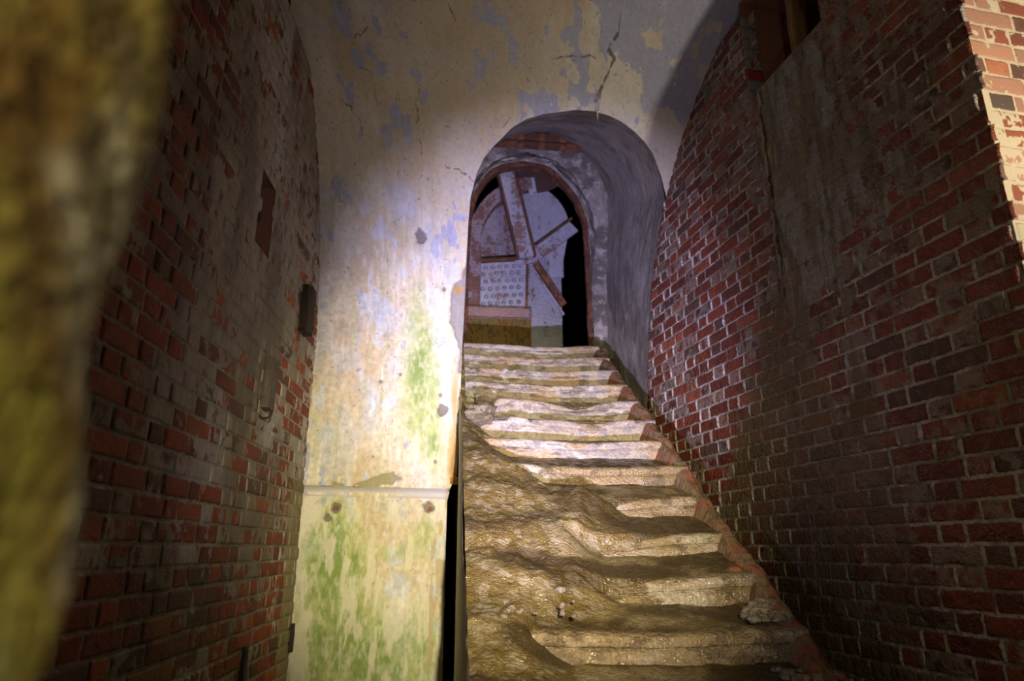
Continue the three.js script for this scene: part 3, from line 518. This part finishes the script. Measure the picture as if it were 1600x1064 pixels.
  place(struct(mesh('wall_back', eg, greyMat), 'crumbling grey end wall around the round-headed doorway', 'wall'));
  // crumbled plaster arris: lumps of mortar along the head of the doorway
  const arr = grid(150, 8, (i, j) => { const p = dp[i], dx = p.x - 0.15, dy = p.y - 3.0, r = Math.hypot(dx, dy), t = j / 8, k = p.y > 1.9 ? 1 : 0.2, w = (0.012 + 0.26 * t * Math.max(0.12, fb(i * 0.16, 9, 4) - 0.15) * (0.3 + 0.7 * sst(2.6, 3.2, p.y))) * k; const bump = 0.10 * Math.pow(1 - t, 0.7) * (0.25 + 1.3 * fb(i * 0.4, t * 5, 4)) - 0.012 * t; return { p: new THREE.Vector3(p.x + dx / r * w, p.y + dy / r * w, bump * k), uv: [i * 0.03, t * 0.12] }; });
  struct(place(mesh('trim_1', arr, greyMat)), 'broken mortar edging around the doorway head', 'trim');
  // rusty steel rim
  const RW = 0.03, rp = []; const rimG = grid(150, 4, (i, j) => { const p = dp[i], a = dp[Math.max(i - 1, 0)], b = dp[Math.min(i + 1, 150)], tx = b.x - a.x, ty = b.y - a.y, l = Math.hypot(tx, ty), nx = ty / l, ny = -tx / l; const [o, z] = [[0.02, 0.0], [-RW, 0.004], [-RW, -0.02], [-0.012, -0.03], [-0.012, -0.12]][j]; const ws = 0.022 * (fb(i * 0.3, j * 0.5, 3) - 0.5); return { p: new THREE.Vector3(p.x - nx * (o + ws), p.y - ny * (o + ws), 0.012 + z), uv: [i * 0.035, j * 0.06] }; });
  struct(place(mesh('trim_2', rimG, std({ map: rustTex, color: new THREE.Color().setRGB(0.75, 0.68, 0.70), bumpMap: lumpTex, bumpScale: 0.015, roughness: 0.85 }))), 'rusty steel angle rim lining the doorway', 'trim');
  // rusty joist across the tunnel head
  const bm = tag(mesh('steel_joist', mergeGeometries([new THREE.BoxGeometry(1.0, 0.018, 0.11).translate(0, 0.05, 0), new THREE.BoxGeometry(1.0, 0.1, 0.014), new THREE.BoxGeometry(1.0, 0.018, 0.11).translate(0, -0.05, 0)].map((g2) => boxUV(g2))), rustMat), 'rusty steel joist across the head of the tunnel', 'joist');
  bm.position.copy(W(0.30, 6.0, 3.93)); bm.rotation.y = 0.0957; bm.rotation.z = -0.01;
}
// ------------------------------------------------------------------ riveted iron structure beyond the doorway
{
  const ironTex = (seed, rustiness) => paintTex(512, 512, 1.0, 1.0, (s, t, c) => {
    const a = fb(s * 7 + seed, t * 7, 5), b = fb(s * 40 + seed, t * 40, 3), e = fb(s * 90, t * 90 + seed, 2);
    c[0] = 0.46; c[1] = 0.465; c[2] = 0.56; mul3(c, 0.72 + 0.5 * b); mix3(c, [0.24, 0.115, 0.06], 0.85 * sst(0.62 - rustiness, 0.72 - rustiness, a * 0.6 + b * 0.4)); mix3(c, [0.12, 0.06, 0.04], 0.6 * sst(0.6, 0.75, e) * rustiness * 2.5);
  }, true);
  const iron = std({ map: ironTex(3, 0.03), bumpMap: fineTex, bumpScale: 0.006, roughness: 0.6, metalness: 0.15 }), ironR = std({ map: ironTex(40, 0.16), bumpMap: lumpTex, bumpScale: 0.006, roughness: 0.75, metalness: 0.1 });
  const base = W(0.05, 7.19, 1.67 - 0.0); const g = group('riveted_iron_frame', base); g.rotation.y = 0.0957; tag(g, 'grey and rust riveted iron plate frame with diagonal struts seen through the doorway', 'iron frame');
  // local: x = X - 0.05, y = h - 1.67, z towards the camera
  const V = (X, h, z = 0) => new THREE.Vector3(X - 0.05, h - 1.67, z);
  const plate = (name, pts, z, depth, mat) => { const sh = new THREE.Shape(pts.map(([X, h]) => new THREE.Vector2(X - 0.05, h - 1.67))); const e = new THREE.ExtrudeGeometry(sh, { depth, bevelEnabled: true, bevelSize: 0.004, bevelThickness: 0.004, bevelSegments: 1 }); e.translate(0, 0, z); return mesh(name, boxUV(e), mat, g); };
  const arc = (cx, cy, r, a0, a1, n) => Array.from({ length: n + 1 }, (_, i) => { const a = lerp(a0, a1, i / n) * Math.PI / 180; return [cx + r * Math.cos(a), cy + r * Math.sin(a)]; });
  plate('back_plate', [[-0.40, 3.05], [0.10, 3.05], [0.10, 4.3], ...arc(0.32, 3.35, 0.78, 100, 178, 12)], -0.14, 0.02, std({ map: ironTex(9, 0.14), color: new THREE.Color().setRGB(0.75, 0.66, 0.64), bumpMap: fineTex, bumpScale: 0.006, roughness: 0.7 }));
  plate('back_plate', [[0.06, 3.0], [0.60, 3.0], [0.60, 3.2], ...arc(0.10, 3.62, 0.58, 0, 90, 14), [0.06, 4.2]], -0.08, 0.02, iron);
  // hoop: column that bends over into a round head
  const hoop = plate('hoop', [[-0.52, 2.40], [-0.365, 2.40], [-0.365, 3.30], ...arc(0.35, 3.32, 0.72, 178, 100, 16), ...arc(0.35, 3.32, 0.86, 100, 178, 18), [-0.52, 3.3]], 0.0, 0.13, std({ map: ironTex(55, 0.2), color: new THREE.Color().setRGB(0.85, 0.68, 0.66), bumpMap: lumpTex, bumpScale: 0.008, roughness: 0.8 })); hoop.userData.label = 'round-headed rusty hoop';
  // struts: channel section with raised edges
  const strutMat = std({ map: ironTex(77, 0.11), bumpMap: lumpTex, bumpScale: 0.005, roughness: 0.7 }); const strut = (a, b, w) => { const s = mesh('strut', bar(a, b, w, 0.11), strutMat, g); const d = b.clone().sub(a).normalize(), n = new THREE.Vector3().crossVectors(d, new THREE.Vector3(0, 0, 1)).normalize(); for (const k of [-1, 1]) { const o = n.clone().multiplyScalar(k * (w / 2)).add(new THREE.Vector3(0, 0, 0.03)); if (k < 0) o.z -= 0.08; mesh('strut_edge', bar(a.clone().add(o), b.clone().add(o), 0.03, k < 0 ? 0.24 : 0.07), rustMat, s); } return s; };
  strut(V(-0.235, 4.72, 0.27), V(0.145, 3.12, 0.14), 0.19);
  mesh('brace_plate', bar(V(0.72, 3.60, 0.02), V(0.15, 3.10, 0.09), 0.15, 0.03), strutMat, g); mesh('brace_bar', bar(V(0.70, 3.70, 0.03), V(0.17, 3.235, 0.09), 0.018, 0.05), rustMat, g);
  plate('gusset', [[0.02, 3.06], [0.26, 3.08], [0.34, 3.24], [0.22, 3.30], [0.06, 3.28]], 0.09, 0.03, ironR);
  plate('seam_strip', [[0.155, 3.2], [0.245, 3.2], [0.245, 4.15], [0.155, 4.15]], -0.055, 0.014, iron);
  const lower = plate('riveted_panel', [[-0.37, 2.48], [0.15, 2.48], [0.17, 3.12], [-0.37, 3.07]], 0.06, 0.025, std({ map: ironTex(21, 0.04), bumpMap: fineTex, bumpScale: 0.005, roughness: 0.55, metalness: 0.1 }));
  plate('cover_plate', [[-0.37, 2.50], [0.14, 2.50], [0.14, 2.93], [-0.37, 2.87]], 0.088, 0.012, iron);
  mesh('flange', bar(V(-0.38, 3.075, 0.10), V(0.17, 3.135, 0.10), 0.035, 0.07), rustMat, g);
  mesh('edge_strip', bar(V(0.145, 2.46, 0.10), V(0.165, 3.1, 0.10), 0.03, 0.03), rustMat, g);
  // side panel turning away to the right
  const sp = grid(10, 16, (i, j) => { const X = lerp(0.16, 0.585, i / 10), h = lerp(1.75, 3.2, j / 16); return { p: V(X, h, 0.085 - 0.5 * (X - 0.16)), uv: [X * 1.2, h] }; });
  const side = mesh('side_panel', sp, iron, g);
  mesh('diagonal_flange', bar(V(0.22, 3.14, 0.10), V(0.60, 2.66, -0.08), 0.07, 0.05), rustMat, g);
  mesh('diagonal_bar', bar(V(0.24, 3.0, 0.08), V(0.60, 2.55, -0.10), 0.02, 0.03), iron, g);
  const rivets = (list, r, parent, mat) => { const q = new THREE.SphereGeometry(r, 8, 4, 0, Math.PI * 2, 0, Math.PI / 2).rotateX(Math.PI / 2); const m = mesh('rivets', boxUV(mergeGeometries(list.map(([X, h, z]) => q.clone().translate(X - 0.05, h - 1.67, z)))), mat, parent); m.userData.kind = 'stuff'; return m; };
  const l1 = []; for (let r = 0; r < 6; r++) for (let k = 0; k < 7; k++) { const X = -0.33 + k * 0.078 + (r & 1) * 0.03 + rr(-0.008, 0.008), h = 2.57 + r * 0.088 + k * 0.008; if (X < 0.13) l1.push([X, h, h < 2.90 + 0.02 * k ? 0.103 : 0.088]); } rivets(l1, 0.027, g, strutMat);
  const l2 = []; for (let r = 0; r < 4; r++) for (let k = 0; k < 5; k++) { const X = -0.33 + k * 0.08 + (r & 1) * 0.04, h = 3.18 + r * 0.075; if (X < 0.02 - r * 0.03) l2.push([X, h, -0.118]); } rivets(l2, 0.024, g, ironR);
  const l3 = []; for (let r = 0; r < 24; r++) for (let k = 0; k < 9; k++) { const X = 0.20 + k * 0.045 + (r & 1) * 0.02, h = 1.95 + r * 0.05; l3.push([X, h, 0.085 - 0.5 * (X - 0.16)]); } rivets(l3, 0.011, g, std({ color: new THREE.Color().setRGB(0.42, 0.41, 0.46), roughness: 0.5 }));
  const l4 = []; for (let r = 0; r < 12; r++) l4.push([0.2, 3.26 + r * 0.075, -0.039]); rivets(l4, 0.012, g, iron);
  // sill: spalled concrete over a streaked rusty apron
  const sillTex = paintTex(512, 256, 0.9, 0.4, (s, t, c) => { const a = fb(s * 50, t * 50, 3), b = fb(s * 30, t * 7, 4); c[0] = 0.20; c[1] = 0.115; c[2] = 0.025; mix3(c, [0.11, 0.13, 0.035], 0.8 * sst(0.5, 0.65, b)); mix3(c, [0.08, 0.045, 0.015], sst(0.5, 0.7, a)); mul3(c, 0.7 + 0.6 * a); });
  const apron = grid(30, 20, (i, j) => { const X = lerp(-0.70, 0.19, i / 30), h = lerp(1.68, 2.40, j / 20); return { p: V(X, h, 0.19 + 0.008 * fb(X * 20, h * 20, 2)), uv: [X + 0.7, (h - 1.68) * 0.55] }; });
  mesh('apron', apron, std({ map: sillTex, bumpMap: lumpTex, bumpScale: 0.008, roughness: 0.8 }), g);
  const sl = roughBlock(0.90, 0.13, 0.22, 0.014, 4, 40, 8, 10); const sm = mesh('sill', sl, std({ color: new THREE.Color().setRGB(0.46, 0.30, 0.27), bumpMap: lumpTex, bumpScale: 0.02, roughness: 0.9 }), g); sm.position.copy(V(-0.26, 2.44, 0.12)); sm.userData.label = 'spalled pink concrete sill';
  // hood plates above with a bent pale tab
  plate('hood', [...arc(0.22, 4.55, 0.55, 200, 325, 14), [0.75, 4.7], [-0.45, 4.7]], 0.05, 0.03, std({ color: new THREE.Color().setRGB(0.10, 0.055, 0.05), bumpMap: lumpTex, bumpScale: 0.01, roughness: 0.85 }));
  plate('tab', [[0.165, 4.16], [0.25, 4.18], [0.28, 3.98], [0.255, 4.0], [0.24, 3.965], [0.20, 3.95]], 0.085, 0.008, std({ color: new THREE.Color().setRGB(0.50, 0.50, 0.55), roughness: 0.6 })).userData.label = 'bent pale metal tab';
  const lf = grid(4, 4, (i, j) => ({ p: W(lerp(-1.2, 1.6, i / 4), lerp(6.0, 9, j / 4), 1.66), uv: [i, j] })); struct(mesh('floor', lf, stoneDull), 'upper landing floor beyond the doorway', 'floor');
}

// ------------------------------------------------------------------ stairs
const SR_ = 0.175, ST_ = 0.27, PSI = 5.5 * Math.PI / 180, SW = 0.6;
const su = new THREE.Vector3(Math.cos(PSI), 0, -Math.sin(PSI)), sv = new THREE.Vector3(-Math.sin(PSI), 0, -Math.cos(PSI));
const lip0 = W(0.46, 2.55, -0.258);
const SP = (u, v, y) => lip0.clone().addScaledVector(su, u).addScaledVector(sv, v).add(new THREE.Vector3(0, y, 0));
const stepTex = paintTex(1024, 512, 1.5, 0.75, (s, t, c) => {
  const a = fb(s * 5, t * 9, 5), b = fb(s * 16 + 8, t * 22, 4), d = fb(s * 4 + 40, t * 6 + 9, 4), e = fb(s * 90, t * 90, 2);
  c[0] = 0.47; c[1] = 0.385; c[2] = 0.30; mix3(c, [0.55, 0.50, 0.45], sst(0.45, 0.62, a)); mix3(c, [0.30, 0.265, 0.27], 0.75 * sst(0.48, 0.6, b)); mix3(c, [0.16, 0.125, 0.09], 0.6 * sst(0.007, 0.002, Math.abs(fb(s * 5 + 33, t * 7, 4) - 0.5))); mix3(c, [0.42, 0.27, 0.12], 0.65 * sst(0.52, 0.68, d)); mix3(c, [0.17, 0.13, 0.08], 0.75 * sst(0.60, 0.68, fb(s * 9 + 70, t * 30, 4))); mul3(c, 0.56 + 0.32 * e);
}, true);
const stepMat = std({ map: stepTex, bumpMap: grainTex, bumpScale: 0.009, roughness: 1.0, roughnessMap: wetTex });
// the lower treads carry a film of brown clay in patches
const clayTex = paintTex(1024, 512, 1.5, 0.75, (s, t, c) => {
  const a = fb(s * 5 + 13, t * 9, 5), b = fb(s * 14 + 48, t * 20, 4), d = fb(s * 4 + 90, t * 5 + 29, 4), e = fb(s * 90, t * 90, 2);
  c[0] = 0.40; c[1] = 0.315; c[2] = 0.21; mix3(c, [0.47, 0.40, 0.31], sst(0.48, 0.64, a)); mix3(c, [0.28, 0.195, 0.085], 0.8 * sst(0.44, 0.6, d)); mix3(c, [0.14, 0.10, 0.05], 0.75 * sst(0.55, 0.66, b)); mul3(c, 0.56 + 0.34 * e);
}, true);
const clayMat = std({ map: clayTex, bumpMap: lumpTex, bumpScale: 0.010, roughness: 0.75, roughnessMap: wetTex });
const stairs = group('stone_staircase', W(0.3, 4.0, HB)); tag(stairs, 'worn stone staircase climbing through the arch with broken muddy edges', 'staircase'); stairs.updateMatrixWorld();
const toStairs = (g) => g.translate(-stairs.position.x, -stairs.position.y, -stairs.position.z);
const wearOf = (n, u) => {
  let w = 0.010 * (fb(u * 3 + n * 13.7, n * 5.1, 3)) + 0.012 * Math.max(0, fb(u * 7 + n * 3.3, 40 + n, 3) - 0.45);
  w += 0.016 * Math.exp(-(((u - 0.08) / 0.3) ** 2));
  if (n === 7) w += 0.035 * Math.exp(-(((u - 0.16) / 0.16) ** 2)); if (n === 6) w += 0.02 * Math.exp(-(((u - 0.2) / 0.12) ** 2));
  if (n === 3) w += 0.03 * Math.exp(-(((u - 0.05) / 0.3) ** 2)); if (n === 2) w += 0.035 * Math.exp(-(((u + 0.05) / 0.35) ** 2)); if (n === 1) w += 0.04 * Math.exp(-(((u + 0.2) / 0.3) ** 2));
  return w;
};
const uEnd = (n) => n === 0 ? 0.60 : n < 0 ? 0.58 : 0.60 - 0.03 * hsh(n, 4) - (n === 11 ? 0.015 : 0) - (n >= 1 && n <= 3 ? 0.05 : 0);
for (let n = -3; n <= 11; n++) {
  // profile from the back of the tread over the nosing and down the riser: [v, y]
  const back = n === 11 ? 1.15 : 0.36;
  const prof = [[back, 0], [back * 0.6, 0], [0.16, 0], [0.11, 0], [0.075, 0], [0.05, -0.001], [0.03, -0.003], [0.016, -0.006], [0.006, -0.012], [0.001, -0.02], [0, -0.03], [0.0, -0.04], [0.001, -0.048], [0.004, -0.053], [0.012, -0.056], [0.016, -0.058], [0.010, -0.062], [0.007, -0.070], [0.006, -0.085], [0.006, -0.10], [0.006, -0.115], [0.007, -0.13], [0.008, -0.145], [0.009, -0.16], [0.010, -0.18], [0.012, -0.23]];
  const U0 = n >= 4 ? -0.58 : -0.60, U1 = uEnd(n), NU = 110, NP = prof.length - 1;
  let L = 0; const pl = prof.map((p, i) => i ? (L += Math.hypot(p[0] - prof[i - 1][0], p[1] - prof[i - 1][1])) : 0);
  const twist = (hsh(n + 20, 8) - 0.5) * 0.02;
  const pos = (i, j) => {
    let [v, y] = prof[j]; const u = lerp(U0, U1, i / NU), seed = n * 9.7;
    const w = wearOf(n, u), k = sst(-0.12, -0.0, y) * sst(0.2, 0.02, v);
    y -= w * sst(-0.16, 0.0, y) * sst(back, 0.05, v); v += 0.7 * w * k * sst(0.12, 0, v);
    const big = (fb3(u * 5 + seed, v * 9, y * 9 + seed, 3) - 0.5) * 0.016, sm = (fb3(u * 26 + seed, v * 34, y * 34, 3) - 0.5) * 0.018;
    const chipm = 0.03 * sst(0.60, 0.72, fb(u * 9 + seed * 3, seed, 3)) * sst(-0.06, -0.01, y) * sst(0.10, 0.0, v);
    const onR = sst(0.06, 0.0, v); v += (big + sm + chipm) * onR; y += (sm * 0.6 - chipm * 0.6) * sst(-0.05, 0, y) + big * 0.3 * (1 - onR);
    return SP(u + (i === NU ? (fb(y * 30 + seed, v * 20, 2) - 0.5) * 0.02 : 0), n * ST_ + v + twist * u, n * SR_ + y);
  };
  const faces = [grid(NU, NP, (i, j) => ({ p: pos(i, j), uv: [i / NU * 1.18 + n * 0.37, pl[j] + n * 0.13] }))];
  for (const e of [0, NU]) faces.push(grid(NP, 1, (i, j) => { const a = pos(e, i), b = SP(e ? U1 - 0.01 : U0, n * ST_ + Math.min(back, 0.3), n * SR_ - 0.22); return { p: j ? a.clone().lerp(b, 0.98) : a, uv: [prof[i][0] + n, prof[i][1] + j * 0.1] }; }));
  mesh('step', toStairs(mergeGeometries(faces)), n <= 4 ? clayMat : stepMat, stairs);
}
// core below the treads: left string face and ragged brick-earth side on the right
{
  const topY = (v) => v / ST_ * SR_;
  const strG = grid(160, 40, (i, j) => { const v = lerp(-0.9, 2.9, i / 160), t = j / 40, top = Math.min(topY(v), 1.9) + 0.015 + 0.05 * (fb(v * 9, 3, 4) - 0.5), bot = HB + EY - lip0.y; return { p: SP(-0.615 + 0.03 * (fb(v * 5, t * 6, 4) - 0.5) * sst(0.6, 1, t) - 0.004 * (fb(v * 3, t * 20, 3)), v, lerp(bot, top, t)), uv: [v, t * 1.5] }; });
  const strTex = paintTex(512, 512, 1.5, 1.5, (s, t, c) => { const a = fb(s * 8, t * 3, 5), b = fb(s * 40, t * 14, 4); c[0] = 0.42; c[1] = 0.39; c[2] = 0.31; mix3(c, [0.30, 0.33, 0.16], 0.7 * sst(0.46, 0.56, a)); mix3(c, [0.34, 0.25, 0.14], 0.6 * sst(0.54, 0.62, b)); mul3(c, 0.8 + 0.4 * b); }, true);
  mesh('string_wall', toStairs(strG), std({ map: strTex, bumpMap: fineTex, bumpScale: 0.006, roughness: 0.7 }), stairs);
  const redTex = paintTex(512, 512, 1, 1, (s, t, c) => { const a = fb(s * 16, t * 16, 4), b = fb(s * 50, t * 50, 3); c[0] = 0.25; c[1] = 0.085; c[2] = 0.042; mix3(c, [0.20, 0.135, 0.07], sst(0.38, 0.54, a)); mix3(c, [0.10, 0.06, 0.035], sst(0.52, 0.7, b)); mul3(c, 0.7 + 0.6 * b); }, true);
  const ri = grid(330, 56, (i, j) => {
    const v = lerp(-0.75, 3.1, i / 330), t = j / 56, bot = HB + EY - lip0.y, line = Math.min(topY(v), 11 * SR_ - 0.02);
    const rag = 0.05 * (fb(v * 6, 8, 4) - 0.5), q = t / 0.55; let u, y;
    if (t < 0.55) { u = lerp(0.46, 0.625, q) + rag * q; y = line - 0.035 - 0.15 * sst(0.52, 0.0, q) - 0.06 * sst(0.7, 1, q); }
    else { const k = (t - 0.55) / 0.45; u = 0.625 + rag + 0.03 * Math.sqrt(k); y = lerp(line - 0.095, bot, k); }
    const n = fb3(v * 8, y * 8, u * 8, 3) - 0.5, n2 = fb3(v * 26, y * 26, u * 26, 3) - 0.5, m = sst(0.1, 0.5, q);
    return { p: SP(u + (0.03 * n + 0.014 * n2) * m, v + 0.02 * n2 * m, y + (0.05 * n + 0.026 * n2) * (t < 0.55 ? m : 0.6)), uv: [v, t < 0.55 ? q * 0.2 : 0.2 + line - y] };
  });
  mesh('brick_earth_edge', toStairs(ri), std({ map: redTex, bumpMap: grainTex, bumpScale: 0.008, roughness: 0.9 }), stairs).userData.label = 'ragged red brick earth along the open edge';
}
// mud on the treads and the bank of clay that buries the left ends of the lower steps
{
  const mudTex = paintTex(1024, 1024, 1.25, 1.25, (s, t, c) => {
    const a = fb(s * 6, t * 6, 5), b = fb(s * 26, t * 26, 4), d = fb(s * 70 + 4, t * 70, 3), e = fb(s * 3 + 30, t * 3 + 70, 4);
    c[0] = 0.19; c[1] = 0.13; c[2] = 0.038; mix3(c, [0.31, 0.235, 0.11], sst(0.46, 0.62, a)); mix3(c, [0.40, 0.33, 0.22], 0.55 * sst(0.54, 0.66, b)); mix3(c, [0.085, 0.055, 0.018], 0.9 * sst(0.48, 0.62, e)); mix3(c, [0.05, 0.035, 0.015], 0.6 * sst(0.6, 0.72, d)); mul3(c, 0.45 + 0.42 * d);
  }, true);
  const bound = [[-0.3, -0.9], [-0.3, -0.25], [-0.42, -0.05], [-0.42, 0.05], [-0.14, 0.27], [-0.12, 0.54], [0.05, 0.81], [-0.25, 0.97], [-0.42, 1.1], [-0.48, 1.35], [-0.55, 1.62], [-0.66, 1.9], [-0.9, 3.2]];
  const NU = 150, NV = 400, V0 = -0.72, V1 = 3.0;
  const g = grid(NU, NV, (i, j) => {
    const u = lerp(-0.615, 0.60, i / NU), v = lerp(V0, V1, j / NV);
    const vv = v - 0.028 - 0.02 * u * 0, k = Math.floor(vv / ST_), f = vv / ST_ - k;
    const wedge = 0.062 * (0.75 + 0.5 * fb(u * 3 + k * 5, k * 3, 3)) * (k >= 5 ? 0.35 : 1);
    const tread = k * SR_ + (f < 0.05 ? -0.06 : lerp(-0.030, wedge, Math.pow((f - 0.05) / 0.95, 0.9))) + 0.012 * (fb(u * 14, v * 14, 3) - 0.5) + 0.010 * sst(0.3, 0.6, u) * fb(u * 30, v * 30, 3) * 3 * (k < 2 ? 1 : 0.3);
    const ub = interp(bound, v) + 0.14 * (fb(v * 5 + 9, u * 2, 3) - 0.5);
    const cover = sst(ub + 0.16, ub - 0.10, u);
    const rock = 1 - Math.abs(2 * fb(u * 6 + 3, v * 6, 4) - 1), lum = fb(u * 22, v * 22, 4) - 0.5;
    const line = (v / ST_) * SR_ - 0.012 + 0.022 * sst(-0.2, -0.6, u) + 0.045 * (rock - 0.6) + 0.03 * lum + 0.016 * Math.sin(v / ST_ * Math.PI * 2 + 1.9);
    const y = Math.max(tread, lerp(tread, line, cover) - (cover < 0.02 ? 0.3 : 0));
    return { p: SP(u, v, Math.min(y, 11 * SR_ - 0.02)), uv: [u + 0.7, v + y + 1] };
  });
  const m = mesh('mud', toStairs(g), std({ map: mudTex, bumpMap: lumpTex, bumpScale: 0.007, roughness: 0.8, roughnessMap: wetTex }), stairs); m.userData.kind = 'stuff'; m.userData.label = 'wet brown mud and clay heaped over the lower steps';
  // spoil heap in the gap beside the lowest steps
  const hp = grid(50, 60, (i, j) => { const F = lerp(1.9, 3.4, j / 60), X = lerp(1.0, Math.min(1.62, XRw(F) - 0.02), i / 50), e = fb3(X * 9, F * 9, 2, 4) - 0.5; const hgt = 0.50 * Math.exp(-(((X - 1.15) / 0.24) ** 2) - (((F - 2.42) / 0.38) ** 2)) + 0.08; return { p: W(X, F, HB + hgt + 0.05 * e - 0.05), uv: [X, F] }; });
  const h2 = mesh('spoil_heap', hp, std({ map: mudTex, bumpMap: lumpTex, bumpScale: 0.02, roughness: 0.9 })); h2.userData.kind = 'stuff'; tag(h2, 'heap of earth and crushed brick between the stair foot and the brick wall', 'earth heap');
}
// loose stones
{
  const mats = [[0.30, 0.245, 0.17], [0.21, 0.17, 0.115], [0.25, 0.215, 0.18], [0.27, 0.09, 0.045]].map((c) => std({ color: new THREE.Color().setRGB(...c), bumpMap: lumpTex, bumpScale: 0.012, roughness: 0.8 }));
  const tone = ['tan', 'dark brown', 'grey-brown', 'red brick'];
  const put = (u, v, y, r, label0, grp, mi, cat = 'stone') => { const s = r * rr(0.8, 1.2); mi = mi ?? (rnd() * 3 | 0); const label = grp ? label0.replace('small', (r > 0.016 ? 'fist-sized ' : 'small ').replace('fist-sized', 'larger') + tone[mi]) : label0; const o = tag(mesh('loose_stone', lump(s * rr(1, 1.4), s * 0.75, s * rr(0.8, 1.2), rr(0, 90), 0.75, r > 0.04 ? 6 : 2), mats[mi]), label, cat, grp); o.position.copy(SP(u, v, y + s * 0.35)); o.rotation.y = rr(0, 6.28); return o; };
  for (let i = 0; i < 26; i++) { const u = 0.36 + 0.22 * Math.sqrt(rnd()), v = rr(0.05, 0.24); put(u, v, 0.01 + 0.12 * (v - 0.05), rr(0.009, 0.024), 'small broken stone on the right end of the lowest clear tread', 'stones on the right end of the lowest whole tread'); }
  put(0.50, 0.17, 0.02, 0.05, 'largest pale stone on the right end of the tread above the cracked bottom step', undefined, 0);
  for (let i = 0; i < 40; i++) { const u = 0.40 + 0.36 * rnd(), v = rr(-0.22, -0.03); put(u, v, -0.165 + (u > 0.6 ? -0.05 * (u - 0.6) * 8 : 0) + 0.02, rr(0.008, 0.022), 'small broken stone in the rubble at the right foot of the stairs', 'stones at the right foot of the stairs', rnd() < 0.12 ? 3 : undefined); }
  for (let i = 0; i < 16; i++) { const v = rr(0.02, 0.22), u = rr(-0.52, -0.2); put(u, v, 0.02 + v * 0.45, rr(0.007, 0.016), 'small clod on the muddy left end of the lower steps', 'clods on the muddy left end of the steps', 1); }
  for (const [u, v, r, l] of [[-0.55, 0.08, 0.055, 'upright grey broken stone on the left end of the cracked bottom step'], [-0.56, 1.08, 0.06, 'rounded brown stone at the left edge of the mud bank beside the slot'], [-0.5, 1.62, 0.075, 'cracked ochre stone at the left end of the middle steps'], [-0.47, 1.86, 0.06, 'grey split block at the left end of the middle steps beside the seep']]) put(u, v, v / ST_ * SR_ - 0.03, r, l, undefined, 1);
  for (const [u, v, y] of [[0.50, 0.37, 0.16]]) put(u, v, y, 0.028, 'lone red brick fragment on the earthy stair edge', undefined, 3, 'brick fragment');
}

// ------------------------------------------------------------------ lamps used to light the place (all outside the frame)
function lamp(name, label, L) {
  const at = W(...L.at), to = W(...L.to), dir = to.clone().sub(at).normalize();
  const g = group(name, new THREE.Vector3(at.x, 0, at.z)); tag(g, label, 'lamp');
  const head = new THREE.Group(); head.name = 'head'; g.add(head); head.position.set(0, at.y, 0); head.quaternion.setFromUnitVectors(new THREE.Vector3(0, 0, 1), dir);
  const black = std({ color: new THREE.Color().setRGB(0.03, 0.03, 0.03), roughness: 0.5 });
  const body = new THREE.LatheGeometry([[0.0, -0.16], [0.018, -0.16], [0.018, -0.05], [0.032, -0.03], [0.034, -0.004], [0.030, -0.004], [0.028, -0.012], [0, -0.012]].map((p) => new THREE.Vector2(...p)), 24).rotateX(Math.PI / 2);
  mesh('torch_body', body, black, head);
  const lens = mesh('lens', new THREE.CircleGeometry(0.028, 24).translate(0, 0, -0.008), std({ color: 0x000000, emissive: new THREE.Color().setRGB(...L.color), emissiveIntensity: 3 }), head); lens.userData.label = 'glowing lens';
  mesh('pole', new THREE.CylinderGeometry(0.009, 0.009, at.y - 0.22, 10).translate(0, (at.y - 0.22) / 2 + 0.18, -0.0).translate(0, 0, 0), black, g);
  for (let k = 0; k < 3; k++) { const a = k * 2.094 + 0.5, p = new THREE.Vector3(Math.cos(a) * 0.2, 0.008, Math.sin(a) * 0.2), q = new THREE.Vector3(0, 0.26, 0); mesh('leg', bar(p, q, 0.012, 0.012, new THREE.Vector3(0.1, 0.3, 1)), black, g); }
  L.beams.forEach(([power, angle], i) => {
    const s = new THREE.SpotLight(new THREE.Color().setRGB(...L.color), power, 0, angle * Math.PI / 180, 1, 2);
    s.name = name + (i ? '_spill' : '_beam'); s.position.copy(at).addScaledVector(dir, 0.01); s.target.position.copy(to); s.target.name = s.name + '_aim'; s.castShadow = true; s.shadow.radius = L.soft; s.shadow.mapSize.set(2048, 2048); s.shadow.bias = -0.0005;
    scene.add(s); scene.add(s.target);
  });
}
lamp('cool_torch', 'black hand torch with a cold violet-white beam on a low tripod at the stair foot', LAMPS.cool);
lamp('warm_torch', 'black hand torch with a warm beam on a tripod behind the viewpoint', LAMPS.warm);
lamp('side_torch', 'black hand torch on a tripod lighting the brick corner from the side chamber', LAMPS.side);

renderer.render(scene, camera);
